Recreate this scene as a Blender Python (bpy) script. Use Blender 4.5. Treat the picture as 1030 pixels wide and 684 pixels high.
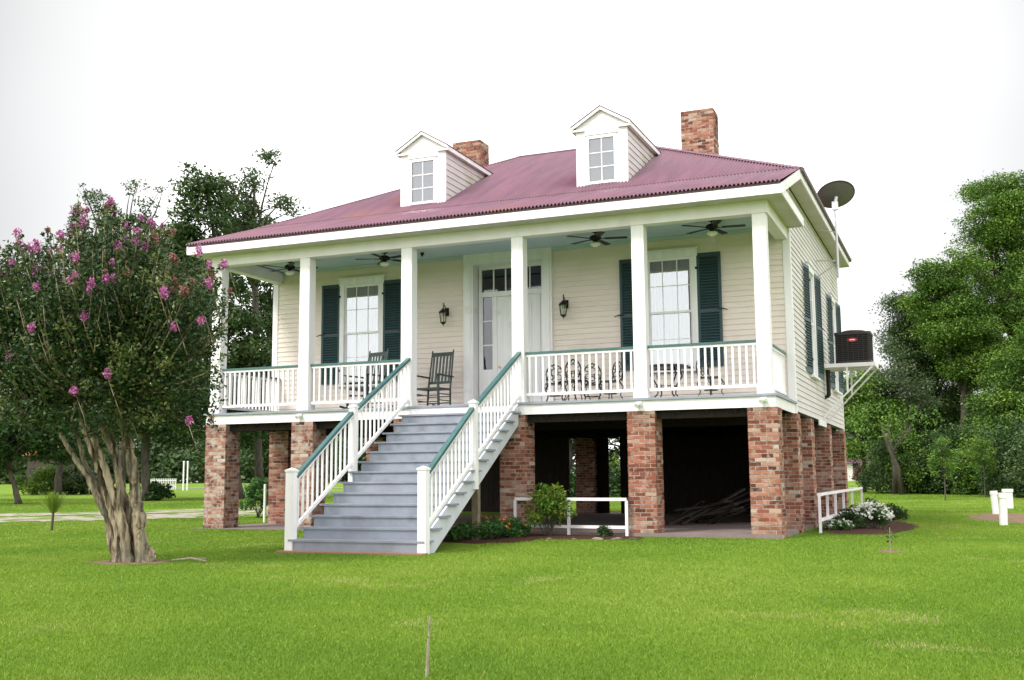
import bpy, math, random
import numpy as np
from mathutils import Matrix, Vector
random.seed(7)
rng = np.random.default_rng(11)
R_ = math.radians
sc = bpy.context.scene
for o in list(bpy.data.objects): bpy.data.objects.remove(o)
COL = sc.collection

# ------------------------------------------------------------------ camera
CAM = np.array([3.0406, -19.6405, 1.1542]); YAW, PITCH, ROLL, FPX = .390518, .127794, -.00786, 1095.66
def _cam():
    cy, sy = math.cos(YAW), math.sin(YAW); cp, sp = math.cos(PITCH), math.sin(PITCH)
    f = np.array([-sy*cp, cy*cp, sp]); r = np.array([cy, sy, 0.]); u = np.cross(r, f)
    cr, sr = math.cos(ROLL), math.sin(ROLL)
    return r*cr+u*sr, -r*sr+u*cr, f
CR, CU, CF = _cam()
cd = bpy.data.cameras.new('camera'); cam = bpy.data.objects.new('camera', cd); COL.objects.link(cam)
M4 = Matrix(((CR[0], CU[0], -CF[0], CAM[0]), (CR[1], CU[1], -CF[1], CAM[1]), (CR[2], CU[2], -CF[2], CAM[2]), (0, 0, 0, 1)))
cam.matrix_world = M4
cd.sensor_width = 36; cd.lens = FPX/1030*36; cd.clip_end = 3000; cd.clip_start = .1
sc.camera = cam
# ------------------------------------------------------------------ world, sun, exposure
SUN_EL, SUN_AZ = 48, 205           # azimuth measured clockwise from +Y (north)
w = bpy.data.worlds.new('World'); sc.world = w; w.use_nodes = True
nt = w.node_tree; nt.nodes.clear()
out = nt.nodes.new('ShaderNodeOutputWorld'); bg = nt.nodes.new('ShaderNodeBackground')
sky = nt.nodes.new('ShaderNodeTexSky'); sky.sky_type = 'NISHITA'; sky.sun_disc = False
sky.sun_elevation = R_(SUN_EL); sky.sun_rotation = R_(SUN_AZ)
tcw = nt.nodes.new('ShaderNodeTexCoord'); nz = nt.nodes.new('ShaderNodeTexNoise'); nz.inputs['Scale'].default_value = 1.6; nz.inputs['Detail'].default_value = 3
nt.links.new(tcw.outputs['Generated'], nz.inputs['Vector'])
cr = nt.nodes.new('ShaderNodeValToRGB'); cr.color_ramp.elements[0].position = .3; cr.color_ramp.elements[1].position = .7
cr.color_ramp.elements[0].color = (9.9, 9.8, 9.6, 1); cr.color_ramp.elements[1].color = (11.8, 11.7, 11.5, 1)
nt.links.new(nz.outputs['Fac'], cr.inputs['Fac'])
# glow painted into the sky round the view axis, greyed towards the frame edges
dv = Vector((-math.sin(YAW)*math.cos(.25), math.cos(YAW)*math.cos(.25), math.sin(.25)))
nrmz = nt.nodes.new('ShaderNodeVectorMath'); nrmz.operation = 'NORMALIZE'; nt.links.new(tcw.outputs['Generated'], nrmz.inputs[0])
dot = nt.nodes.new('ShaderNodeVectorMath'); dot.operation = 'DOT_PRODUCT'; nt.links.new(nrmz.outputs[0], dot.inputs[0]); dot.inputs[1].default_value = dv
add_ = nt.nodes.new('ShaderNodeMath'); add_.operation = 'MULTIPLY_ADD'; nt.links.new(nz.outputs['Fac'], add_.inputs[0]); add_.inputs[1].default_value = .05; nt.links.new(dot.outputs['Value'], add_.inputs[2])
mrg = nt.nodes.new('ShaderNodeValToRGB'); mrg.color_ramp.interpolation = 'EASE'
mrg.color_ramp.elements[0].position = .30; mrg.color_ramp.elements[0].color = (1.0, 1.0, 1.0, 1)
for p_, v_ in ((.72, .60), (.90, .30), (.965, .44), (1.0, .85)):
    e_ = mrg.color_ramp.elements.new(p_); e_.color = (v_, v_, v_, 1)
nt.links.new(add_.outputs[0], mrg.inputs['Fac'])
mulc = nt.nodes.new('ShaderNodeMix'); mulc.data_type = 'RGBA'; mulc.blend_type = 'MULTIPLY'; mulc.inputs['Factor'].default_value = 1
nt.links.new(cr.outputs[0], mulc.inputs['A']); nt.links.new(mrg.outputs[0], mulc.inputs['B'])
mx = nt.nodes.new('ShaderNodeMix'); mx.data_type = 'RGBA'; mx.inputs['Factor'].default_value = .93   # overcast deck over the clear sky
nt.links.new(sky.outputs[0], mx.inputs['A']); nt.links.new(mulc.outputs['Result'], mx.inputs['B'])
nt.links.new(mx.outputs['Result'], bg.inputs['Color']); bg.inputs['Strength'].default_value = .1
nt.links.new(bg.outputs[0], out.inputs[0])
sl = bpy.data.lights.new('sun', 'SUN'); so = bpy.data.objects.new('sun', sl); COL.objects.link(so)
sl.energy = 1.5; sl.angle = R_(14); sl.color = (1, .96, .9)
so.rotation_euler = (R_(90-SUN_EL), 0, R_(180-SUN_AZ)); so.location = (0, -10, 30)
sc.view_settings.view_transform = 'Standard'; sc.view_settings.look = 'None'
sc.view_settings.exposure = 1.15; sc.view_settings.gamma = 1; sc.view_settings.use_curve_mapping = False
sc.render.engine = 'CYCLES'
sc.cycles.max_bounces = 8; sc.cycles.transparent_max_bounces = 12

# ------------------------------------------------------------------ materials
def mat(name, c, rough=.6, c2=None, nscale=4, bump=0, bscale=40, spec=.4, metal=0, stretch=None, attr=None, ramp=None, trans=0, lo=.35, hi=.65, dirt=None, coat=0):
    m = bpy.data.materials.new(name); m.use_nodes = True; t = m.node_tree; N = t.nodes; L = t.links
    b = N['Principled BSDF']; b.inputs['Roughness'].default_value = rough; b.inputs['Specular IOR Level'].default_value = spec
    b.inputs['Metallic'].default_value = metal; b.inputs['Coat Weight'].default_value = coat; b.inputs['Coat Roughness'].default_value = .4
    tc = N.new('ShaderNodeTexCoord'); vec = tc.outputs['Object']
    if stretch:
        mp = N.new('ShaderNodeMapping'); mp.inputs['Scale'].default_value = stretch; L.new(vec, mp.inputs['Vector']); vec = mp.outputs[0]
    col = None
    if ramp:
        a = N.new('ShaderNodeAttribute'); a.attribute_name = attr or 'v'
        r = N.new('ShaderNodeValToRGB'); e = r.color_ramp.elements
        while len(e) < len(ramp): e.new(.5)
        for i, (p, cc) in enumerate(ramp): e[i].position = p; e[i].color = (*cc, 1)
        L.new(a.outputs['Fac'], r.inputs['Fac']); col = r.outputs[0]
    if c2 is not None:
        n = N.new('ShaderNodeTexNoise'); n.inputs['Scale'].default_value = nscale; n.inputs['Detail'].default_value = 6; n.inputs['Roughness'].default_value = .6
        L.new(vec, n.inputs['Vector'])
        mr = N.new('ShaderNodeMapRange'); mr.inputs['From Min'].default_value = lo; mr.inputs['From Max'].default_value = hi; L.new(n.outputs['Fac'], mr.inputs['Value'])
        x = N.new('ShaderNodeMix'); x.data_type = 'RGBA'; L.new(mr.outputs[0], x.inputs['Factor'])
        if col: L.new(col, x.inputs['A'])
        else: x.inputs['A'].default_value = (*c, 1)
        x.inputs['B'].default_value = (*c2, 1); col = x.outputs['Result']
    if dirt:
        dc, ds, dl, dh = dirt
        n = N.new('ShaderNodeTexNoise'); n.inputs['Scale'].default_value = ds; n.inputs['Detail'].default_value = 8; L.new(tc.outputs['Object'], n.inputs['Vector'])
        mr = N.new('ShaderNodeMapRange'); mr.inputs['From Min'].default_value = dl; mr.inputs['From Max'].default_value = dh; L.new(n.outputs['Fac'], mr.inputs['Value'])
        x = N.new('ShaderNodeMix'); x.data_type = 'RGBA'; L.new(mr.outputs[0], x.inputs['Factor'])
        if col: L.new(col, x.inputs['A'])
        else: x.inputs['A'].default_value = (*c, 1)
        x.inputs['B'].default_value = (*dc, 1); col = x.outputs['Result']
    if col: L.new(col, b.inputs['Base Color'])
    else: b.inputs['Base Color'].default_value = (*c, 1)
    if bump:
        n = N.new('ShaderNodeTexNoise'); n.inputs['Scale'].default_value = bscale; n.inputs['Detail'].default_value = 5; L.new(vec, n.inputs['Vector'])
        bp = N.new('ShaderNodeBump'); bp.inputs['Strength'].default_value = bump; bp.inputs['Distance'].default_value = .02
        L.new(n.outputs['Fac'], bp.inputs['Height']); L.new(bp.outputs[0], b.inputs['Normal'])
    if trans:
        tr = N.new('ShaderNodeBsdfTranslucent'); ms = N.new('ShaderNodeMixShader'); ms.inputs[0].default_value = trans
        if col: L.new(col, tr.inputs['Color'])
        else: tr.inputs['Color'].default_value = (*c, 1)
        L.new(b.outputs[0], ms.inputs[1]); L.new(tr.outputs[0], ms.inputs[2]); L.new(ms.outputs[0], N['Material Output'].inputs[0])
    return m
def glass(name, tint, refl):
    m = bpy.data.materials.new(name); m.use_nodes = True; t = m.node_tree; N = t.nodes; L = t.links
    N.remove(N['Principled BSDF'])
    tr = N.new('ShaderNodeBsdfTransparent'); tr.inputs[0].default_value = (*tint, 1)
    gl = N.new('ShaderNodeBsdfGlossy'); gl.inputs['Roughness'].default_value = .02; gl.inputs['Color'].default_value = (.9, .93, .95, 1)
    tc = N.new('ShaderNodeTexCoord'); n = N.new('ShaderNodeTexNoise'); n.inputs['Scale'].default_value = 5; L.new(tc.outputs['Object'], n.inputs['Vector'])
    bp = N.new('ShaderNodeBump'); bp.inputs['Strength'].default_value = .02; bp.inputs['Distance'].default_value = .01; L.new(n.outputs['Fac'], bp.inputs['Height']); L.new(bp.outputs[0], gl.inputs['Normal'])
    ms = N.new('ShaderNodeMixShader'); ms.inputs[0].default_value = refl
    L.new(tr.outputs[0], ms.inputs[1]); L.new(gl.outputs[0], ms.inputs[2]); L.new(ms.outputs[0], N['Material Output'].inputs[0])
    return m
WHITE = mat('white_paint', (.80, .755, .79), .45, (.73, .69, .71), 2.2, .15, 25, dirt=((.52, .52, .45), 1.3, .60, .82))
TRIM = mat('white_trim', (.81, .79, .81), .42, (.72, .705, .71), 2.5, .1, 30, stretch=(2.5, 2.5, .35), dirt=((.55, .55, .48), 2.6, .62, .84))
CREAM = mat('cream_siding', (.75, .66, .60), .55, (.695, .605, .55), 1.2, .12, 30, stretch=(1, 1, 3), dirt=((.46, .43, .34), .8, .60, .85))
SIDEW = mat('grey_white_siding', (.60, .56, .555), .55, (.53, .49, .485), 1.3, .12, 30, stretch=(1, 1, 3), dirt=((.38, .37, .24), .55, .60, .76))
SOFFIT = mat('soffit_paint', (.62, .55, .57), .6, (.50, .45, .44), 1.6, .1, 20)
CEIL = mat('blue_ceiling', (.50, .60, .66), .5, (.44, .54, .60), 1.5, .05, 20)
GREEN = mat('green_paint', (.019, .058, .064), .45, (.014, .046, .052), 6, .1, 30)
RAILG = mat('green_rail', (.055, .135, .135), .42, (.04, .10, .10), 5, .1, 30)
GREYP = mat('grey_step_paint', (.265, .29, .345), .5, (.215, .235, .28), 2.5, .12, 30, dirt=((.16, .17, .19), 3, .58, .80))
ROOF = mat('red_metal_roof', (.172, .058, .100), .44, (.112, .035, .068), 1.6, .06, 8, spec=.6, stretch=(2.2, .35, .35), dirt=((.22, .07, .05), .5, .58, .78), coat=.3)
ROOFE = mat('roof_edge_metal', (.11, .05, .065), .45, (.08, .04, .05), 5)
BRICK = mat('old_brick', (0, 0, 0), .85, (.40, .32, .27), 7, .5, 60, ramp=[(0, (.07, .03, .022)), (.15, (.17, .05, .03)), (.4, (.23, .08, .052)), (.65, (.33, .13, .085)), (.85, (.34, .19, .135)), (.95, (.38, .28, .22)), (1, (.44, .38, .33))], lo=.52, hi=.76, spec=.2, dirt=((.12, .07, .045), 2.2, .54, .78))
BRICKB = mat('weathered_brick', (0, 0, 0), .85, (.46, .40, .36), 8, .5, 60, ramp=[(0, (.07, .03, .025)), (.2, (.18, .06, .04)), (.5, (.27, .10, .065)), (.75, (.33, .18, .13)), (.93, (.38, .29, .24)), (1, (.46, .41, .36))], lo=.46, hi=.72, spec=.2, dirt=((.10, .065, .045), 1.6, .54, .78))
MORTAR = mat('mortar', (.47, .43, .39), .9, (.27, .22, .18), 12, .4, 60, spec=.1)
CONC = mat('old_concrete', (.22, .175, .165), .9, (.18, .14, .13), 2.5, .3, 20, spec=.2)
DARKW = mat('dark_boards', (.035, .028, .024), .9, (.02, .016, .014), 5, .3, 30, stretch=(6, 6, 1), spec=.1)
GREYW = mat('grey_lumber', (.06, .05, .045), .9, (.03, .025, .022), 6, .3, 40, spec=.1)
BLACK = mat('black_metal', (.009, .009, .010), .5, (.014, .013, .013), 20, spec=.25)
IRON = mat('cast_iron', (.012, .013, .012), .4)
CHAIRG = mat('dark_green_wood', (.025, .04, .035), .5, (.035, .05, .045), 15)
GALV = mat('galvanised_metal', (.55, .56, .58), .4, (.42, .43, .44), 8, metal=.5)
DISHM = mat('dish_grey', (.17, .155, .165), .5, (.14, .125, .135), 5)
ACM = mat('ac_brown_metal', (.030, .020, .022), .4, (.022, .015, .016), 10)
FROST = mat('frosted_glass', (.80, .80, .76), .4)
GLASS = glass('window_glass', (.80, .82, .83), .30)
GLASSD = glass('dark_glass', (.55, .55, .6), .09)
GLASSM = glass('dormer_glass', (.6, .6, .62), .2)
GLASSL = glass('lantern_glass', (.9, .9, .88), .15)
CURT = mat('white_curtain', (.60, .60, .58), .9, trans=.3)
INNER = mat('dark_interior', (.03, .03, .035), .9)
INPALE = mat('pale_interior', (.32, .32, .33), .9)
BARK = mat('grey_bark', (.11, .095, .08), .9, (.055, .045, .038), 7, .6, 25, stretch=(1, 1, .3), spec=.1)
CBARK = mat('crape_bark', (.38, .31, .215), .75, (.055, .038, .026), 5, 1.0, 16, stretch=(2.6, 2.6, .4), spec=.2, lo=.40, hi=.60, dirt=((.12, .13, .09), 2.5, .52, .72))
def leafm(name, a, b, c, tr=.22, rough=.5): return mat(name, a, rough, ramp=[(0, a), (.5, b), (1, c)], trans=tr, spec=.3)
LEAF_OAK = leafm('oak_leaves', (.022, .05, .016), (.045, .085, .024), (.085, .13, .04))
LEAF_PALE = leafm('pale_tree_leaves', (.05, .085, .035), (.085, .13, .055), (.13, .17, .075), .4)
LEAF_WOOD = leafm('wood_edge_leaves', (.024, .068, .010), (.085, .170, .022), (.20, .31, .05))
LEAF_DARK = leafm('dark_hedge_leaves', (.012, .035, .010), (.028, .065, .016), (.05, .10, .025), .25)
LEAF_CRAPE = leafm('crape_leaves', (.010, .028, .009), (.034, .078, .020), (.14, .16, .045), .2, .45)
LEAF_BUSH = leafm('bush_leaves', (.045, .11, .015), (.10, .20, .025), (.24, .28, .04), .35)
LEAF_LOW = leafm('flower_bed_leaves', (.03, .085, .025), (.06, .15, .035), (.11, .22, .05), .3)
PINK = mat('pink_petals', (.6, .15, .4), .6, ramp=[(0, (.26, .05, .17)), (.5, (.46, .13, .34)), (1, (.62, .28, .50))], trans=.3)
RUSTP = mat('faded_panicle', (.3, .1, .08), .7, ramp=[(0, (.20, .10, .06)), (.5, (.30, .12, .12)), (1, (.42, .20, .20))], trans=.3)
ORANGE = mat('orange_petals', (.75, .16, .02), .6, ramp=[(0, (.7, .10, .02)), (1, (.85, .3, .03))], trans=.2)
WPET = mat('white_petals', (.8, .8, .74), .6, trans=.2)
STONED = mat('dark_edging_stone', (.20, .15, .12), .95, (.10, .07, .055), 14, .5, 40, spec=.1)
MULCH = mat('mulch', (.085, .04, .028), .95, (.035, .02, .015), 22, 1, 50, spec=.1)
SOIL = mat('bare_soil', (.22, .15, .10), .95, (.14, .095, .06), 6, .8, 40, spec=.1)
PVC = mat('white_pvc', (.78, .78, .76), .4, (.68, .68, .65), 6)
PETAL_RED = mat('red_emblem', (.45, .01, .03), .4); WHITEP = mat('emblem_white', (.8, .8, .8), .4)
STICK = mat('dry_stick', (.30, .26, .20), .9, (.18, .15, .11), 30)
CREST = mat('far_wall', (.55, .53, .5), .8); TERRA = mat('terracotta', (.45, .16, .09), .8)
STONE = mat('edging_stone', (.36, .30, .25), .9, (.22, .16, .13), 12, .4, 40)

# ------------------------------------------------------------------ helpers
class MB:
    def __init__(s): s.v = []; s.f = []; s.a = []; s.mi = []; s.cur = 0; s.tint = 0.
    def add(s, vs, fs):
        n = len(s.v); s.v += [tuple(map(float, q)) for q in vs]
        for f in fs: s.f.append(tuple(i+n for i in f)); s.a.append(s.tint); s.mi.append(s.cur)
    def box(s, x0, x1, y0, y1, z0, z1):
        s.add([(x0, y0, z0), (x1, y0, z0), (x1, y1, z0), (x0, y1, z0), (x0, y0, z1), (x1, y0, z1), (x1, y1, z1), (x0, y1, z1)],
              [(3, 2, 1, 0), (4, 5, 6, 7), (0, 1, 5, 4), (1, 2, 6, 5), (2, 3, 7, 6), (3, 0, 4, 7)]); return s
    def bar(s, p, q, w, h, up=(0, 0, 1)):
        p = Vector(p); q = Vector(q); d = (q-p).normalized(); up = Vector(up)
        a = d.cross(up)
        if a.length < 1e-4: a = d.cross(Vector((0, 1, 0)))
        a.normalize(); b = a.cross(d); vs = []
        for c in (p, q):
            for i, j in ((-1, -1), (1, -1), (1, 1), (-1, 1)): vs.append(c+a*i*w/2+b*j*h/2)
        s.add(vs, [(0, 1, 2, 3), (7, 6, 5, 4), (0, 4, 5, 1), (1, 5, 6, 2), (2, 6, 7, 3), (3, 7, 4, 0)]); return s
    def tube(s, pts, rad, n=8, cap=True, rough=0.):
        pts = [Vector(p) for p in pts]; k = len(pts)
        if not hasattr(rad, '__len__'): rad = [rad]*k
        vs = []; d0 = (pts[1]-pts[0]).normalized(); a = d0.orthogonal().normalized()
        for i, p in enumerate(pts):
            d = (pts[min(i+1, k-1)]-pts[max(i-1, 0)]).normalized()
            a = (a-d*a.dot(d)).normalized(); b = d.cross(a)
            for j in range(n):
                t = 2*math.pi*j/n; rr = rad[i]*(1+(random.uniform(-rough, rough) if rough else 0))
                vs.append(p+(a*math.cos(t)+b*math.sin(t))*rr)
        fs = [(i*n+j, i*n+(j+1) % n, (i+1)*n+(j+1) % n, (i+1)*n+j) for i in range(k-1) for j in range(n)]
        if cap: fs += [tuple(range(n))[::-1], tuple(range((k-1)*n, k*n))]
        s.add(vs, fs); return s
    def lathe(s, prof, c=(0, 0, 0), n=16):
        vs = [(c[0]+r*math.cos(2*math.pi*j/n), c[1]+r*math.sin(2*math.pi*j/n), c[2]+z) for r, z in prof for j in range(n)]
        fs = [(i*n+j, i*n+(j+1) % n, (i+1)*n+(j+1) % n, (i+1)*n+j) for i in range(len(prof)-1) for j in range(n)]
        fs += [tuple(range(n))[::-1], tuple(range((len(prof)-1)*n, len(prof)*n))]
        s.add(vs, fs); return s
    def build(s, name, m, parent=None, loc=None, rz=0, smooth=False):
        me = bpy.data.meshes.new(name); me.from_pydata(s.v, [], s.f)
        for mm in (m if isinstance(m, (list, tuple)) else [m]): me.materials.append(mm)
        if any(s.mi): me.polygons.foreach_set('material_index', s.mi)
        if any(s.a):
            at_ = me.attributes.new('v', 'FLOAT', 'FACE'); at_.data.foreach_set('value', s.a)
        if smooth: me.polygons.foreach_set('use_smooth', [True]*len(me.polygons))
        me.update()
        o = bpy.data.objects.new(name, me); COL.objects.link(o)
        if parent: o.parent = parent
        if loc: o.location = loc
        if rz: o.rotation_euler.z = rz
        return o
def tag(o, label=None, cat=None, group=None, kind=None):
    if label: o['label'] = label
    if cat: o['category'] = cat
    if group: o['group'] = group
    if kind: o['kind'] = kind
    return o
def empty(name, loc, rz=0, **k):
    o = bpy.data.objects.new(name, None); COL.objects.link(o); o.location = loc; o.rotation_euler.z = rz; o.empty_display_size = .2
    tag(o, **k); return o
def copy_tree(o, loc=None, rz=None, parent=None, **k):
    c = o.copy(); COL.objects.link(c); c.parent = parent
    if loc is not None: c.location = loc
    if rz is not None: c.rotation_euler.z = rz
    tag(c, **k)
    for ch in [q for q in bpy.data.objects if q.parent == o]: copy_tree(ch, parent=c)
    return c
def quads(name, V, T, m, parent=None, loc=None, k=4):
    """V: (n,k,3) faces, T: (n,) tint -> one mesh"""
    n = len(V); me = bpy.data.meshes.new(name)
    me.vertices.add(n*k); me.vertices.foreach_set('co', np.ascontiguousarray(V, dtype=np.float32).ravel())
    me.loops.add(n*k); me.loops.foreach_set('vertex_index', np.arange(n*k, dtype=np.int32))
    me.polygons.add(n); me.polygons.foreach_set('loop_start', np.arange(0, n*k, k, dtype=np.int32))
    me.polygons.foreach_set('loop_total', np.full(n, k, dtype=np.int32))
    a = me.attributes.new('v', 'FLOAT', 'FACE'); a.data.foreach_set('value', np.ascontiguousarray(T, dtype=np.float32))
    me.materials.append(m); me.update(calc_edges=True)
    o = bpy.data.objects.new(name, me); COL.objects.link(o)
    if parent: o.parent = parent
    if loc is not None: o.location = loc
    return o
def leaf_quads(P, size, up=.5, aspect=.5):
    """rhombus leaves at points P with random orientation"""
    n = len(P); nrm = rng.normal(size=(n, 3)); nrm[:, 2] += up*np.sign(nrm[:, 2]+.3); nrm /= np.linalg.norm(nrm, axis=1)[:, None]
    a = np.cross(nrm, rng.normal(size=(n, 3))); a /= np.linalg.norm(a, axis=1)[:, None]; b = np.cross(nrm, a)
    s = (size*rng.uniform(.6, 1.25, n))[:, None]
    return np.stack([P-a*s*.5, P+b*s*aspect*.5+nrm*s*.06, P+a*s*.5, P-b*s*aspect*.5+nrm*s*.06], axis=1)
def terrain(x, y):
    x = np.asarray(x, float); y = np.asarray(y, float)
    d = np.hypot(x-CAM[0], y-CAM[1])
    far = np.clip(d-27, 0, 140)*.0078
    dx = np.maximum(np.maximum(-12.6-x, x-.3), 0); dy = np.maximum(np.maximum(-.3-y, y-12), 0)
    dh = np.hypot(dx, dy); bump_ = (.09+.06*np.clip(-x/12, 0, 1))*np.exp(-(dh/1.8)**2)
    und = .02*np.sin(x*.33+1)*np.cos(y*.41)*np.clip((dh-3)/6, 0, 1)
    return far+bump_+und
def ray(px, py): return CF+CR*(px-515)/FPX-CU*(py-342)/FPX
def at(px, py, d): return CAM+ray(px, py)*d          # real-world point at forward distance d
def gp(px, py):                                       # where a sight line meets the ground
    r = ray(px, py); t = 3.
    while t < 400:
        p = CAM+r*t
        if p[2] <= terrain(p[0], p[1]): return p
        t += .02+.001*t
    return CAM+r*400
def onground(p): return (float(p[0]), float(p[1]), float(terrain(p[0], p[1])))

# ------------------------------------------------------------------ ground
# polar sheet around the house, out to the horizon
g_m = bpy.data.materials.new('lawn_ground'); g_m.use_nodes = True
t = g_m.node_tree; N = t.nodes; L = t.links; b = N['Principled BSDF']; b.inputs['Roughness'].default_value = .95; b.inputs['Specular IOR Level'].default_value = .1
tc = N.new('ShaderNodeTexCoord')
def noise(sc_, det=6, mp=None):
    n = N.new('ShaderNodeTexNoise'); n.inputs['Scale'].default_value = sc_; n.inputs['Detail'].default_value = det
    if mp:
        q = N.new('ShaderNodeMapping'); q.inputs['Scale'].default_value = mp; L.new(tc.outputs['Object'], q.inputs[0]); L.new(q.outputs[0], n.inputs[0])
    else: L.new(tc.outputs['Object'], n.inputs[0])
    return n.outputs['Fac']
def mixc(f, A, B, lo=.35, hi=.65):
    mr = N.new('ShaderNodeMapRange'); mr.inputs['From Min'].default_value = lo; mr.inputs['From Max'].default_value = hi; L.new(f, mr.inputs[0])
    x = N.new('ShaderNodeMix'); x.data_type = 'RGBA'; L.new(mr.outputs[0], x.inputs['Factor'])
    for s_, v in (('A', A), ('B', B)):
        if isinstance(v, tuple): x.inputs[s_].default_value = (*v, 1)
        else: L.new(v, x.inputs[s_])
    return x.outputs['Result']
c1 = mixc(noise(.35), (.125, .215, .018), (.180, .275, .030))
c1 = mixc(noise(22, 3), c1, (.080, .135, .014), .45, .75)
c1 = mixc(noise(1.1), c1, (.19, .235, .05), .58, .85)
c1 = mixc(noise(70, 2), c1, (.17, .29, .04), .52, .8)
L.new(c1, b.inputs['Base Color'])
bp_ = N.new('ShaderNodeBump'); bp_.inputs['Strength'].default_value = .9; bp_.inputs['Distance'].default_value = .05
L.new(noise(30, 4), bp_.inputs['Height']); L.new(bp_.outputs[0], b.inputs['Normal'])
rad = np.concatenate([np.arange(0, 30, .6), np.geomspace(30, 1500, 60)]); nth = 144
th = np.linspace(0, 2*np.pi, nth, endpoint=False)
cx0, cy0 = -4., -3.
X = cx0+np.outer(rad, np.cos(th)); Y = cy0+np.outer(rad, np.sin(th)); Z = terrain(X, Y)
gm = MB(); gm.v = [tuple(q) for q in np.stack([X, Y, Z], -1).reshape(-1, 3).tolist()]
nr = len(rad)
for i in range(1, nr-1):
    for j in range(nth):
        gm.f.append((i*nth+j, (i+1)*nth+j, (i+1)*nth+(j+1) % nth, i*nth+(j+1) % nth))
gm.f += [(0, nth+j, nth+(j+1) % nth) for j in range(nth)]
gm.a = [0.]*len(gm.f); gm.mi = [0]*len(gm.f)
tag(gm.build('lawn_ground', g_m, smooth=True), kind='structure')

def sheet(name, poly_fn, m, dz, kind='structure', **k):
    o = poly_fn.build(name, m, smooth=True); tag(o, kind=kind, **k); return o
def strip(center, width, dz, jit=.25, n=60, nw=8):
    """strip of ground cover following a centre line"""
    pts = np.array(center, float); seg = np.linalg.norm(np.diff(pts, axis=0), axis=1); s = np.concatenate([[0], np.cumsum(seg)])
    u = np.linspace(0, s[-1], n); px = np.interp(u, s, pts[:, 0]); py = np.interp(u, s, pts[:, 1])
    tx = np.gradient(px); ty = np.gradient(py); l = np.hypot(tx, ty); nx, ny = -ty/l, tx/l
    mb = MB(); rows = []
    for i in range(n):
        jl, jr = random.uniform(-jit, jit), random.uniform(-jit, jit)
        for k in range(nw+1):
            q = (-width/2+jl)*(1-k/nw)+(width/2+jr)*k/nw
            x = px[i]+nx[i]*q; y = py[i]+ny[i]*q; mb.v.append((x, y, float(terrain(x, y))+dz))
    for i in range(n-1):
        for k in range(nw):
            a = i*(nw+1)+k; mb.f.append((a, a+1, a+nw+2, a+nw+1)); mb.a.append(0); mb.mi.append(0)
    return mb
def blob(cx, cy, rx, ry, dz, rot=0, n=40, jit=.12, rings=5):
    mb = MB(); js = [1+random.uniform(-jit, jit) for _ in range(n)]
    js = [(js[i-1]+js[i]*2+js[(i+1) % n])/4 for i in range(n)]
    mb.v.append((cx, cy, float(terrain(cx, cy))+dz))
    for r in range(1, rings+1):
        for i in range(n):
            a = 2*math.pi*i/n; q = r/rings*js[i]; ux, uy = rx*math.cos(a)*q, ry*math.sin(a)*q
            x = cx+ux*math.cos(rot)-uy*math.sin(rot); y = cy+ux*math.sin(rot)+uy*math.cos(rot)
            mb.v.append((x, y, float(terrain(x, y))+dz*(1 if r < rings else .3)))
    for i in range(n): mb.f.append((0, 1+i, 1+(i+1) % n))
    for r in range(rings-1):
        for i in range(n):
            a = 1+r*n; mb.f.append((a+i, a+n+i, a+n+(i+1) % n, a+(i+1) % n))
    mb.a = [0]*len(mb.f); mb.mi = [0]*len(mb.f); return mb
# gravel track with grass between its two wheel ruts
GRAV = mat('gravel', (.36, .33, .29), .95, (.22, .19, .15), 3, .6, 30, spec=.1, dirt=((.11, .17, .03), 1.1, .50, .58))
ga, gb, gc, gd = gp(-60, 521.5), gp(90, 519), gp(205, 515.5), gp(300, 511)
tr_c = np.array([ga[:2], gb[:2], gc[:2], gd[:2], gd[:2]+(gd[:2]-gc[:2])*1.5])
dirn = tr_c[2]-tr_c[0]; dirn /= np.linalg.norm(dirn); nrm2 = np.array([-dirn[1], dirn[0]])
for off_, wd_ in ((-2.0, 3.4), (1.9, 2.6)):
    sheet('gravel_track', strip(tr_c+nrm2*off_, wd_, .012, .45, 90), GRAV, 0)
pa, pb = gp(845, 491), gp(985, 490.5)
sheet('footpath', strip([pa[:2], (pa+pb)[:2]/2, pb[:2]+(pb-pa)[:2]*.3], 1.6, .02, .05), mat('path_concrete', (.42, .42, .40), .9, (.34, .34, .32), 2), 0)
fa, fb = gp(60, 491.5), gp(420, 490.5)
sheet('country_road', strip([fa[:2], fb[:2]], 5, .03, .1), mat('road_asphalt', (.22, .22, .21), .9, (.16, .16, .15), 2), 0)
# mulch and soil patches
mul = [(-3.9, -.55, 1.35, .62), (-5.3+.75, -1.15, 1.0, .7), (1.0, 5.3, .9, 3.4)]
sheet('mulch_bed', blob(-4.0, -.45, 1.75, .62, .02), MULCH, 0); sheet('mulch_bed', blob(-5.05, -1.15, 1.0, .80, .026), MULCH, 0); sheet('mulch_bed', blob(1.05, 5.6, .95, 3.6, .02, -.05), MULCH, 0)
spt = gp(1010, 521); sheet('bare_soil', blob(spt[0]+.55, spt[1], 1.5, 3.2, .012, .1, jit=.2), SOIL, 0)
CB = gp(131, 566)
sheet('bare_soil', blob(CB[0], CB[1], .62, .5, .02, jit=.25), SOIL, 0)
ssp = gp(896, 555)
sheet('bare_soil', blob(ssp[0], ssp[1], .22, .3, .008, jit=.3), SOIL, 0)
sheet('mulch_bed', blob(-7.6, -.9, .45, .9, .02, .5), MULCH, 0)

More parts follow.
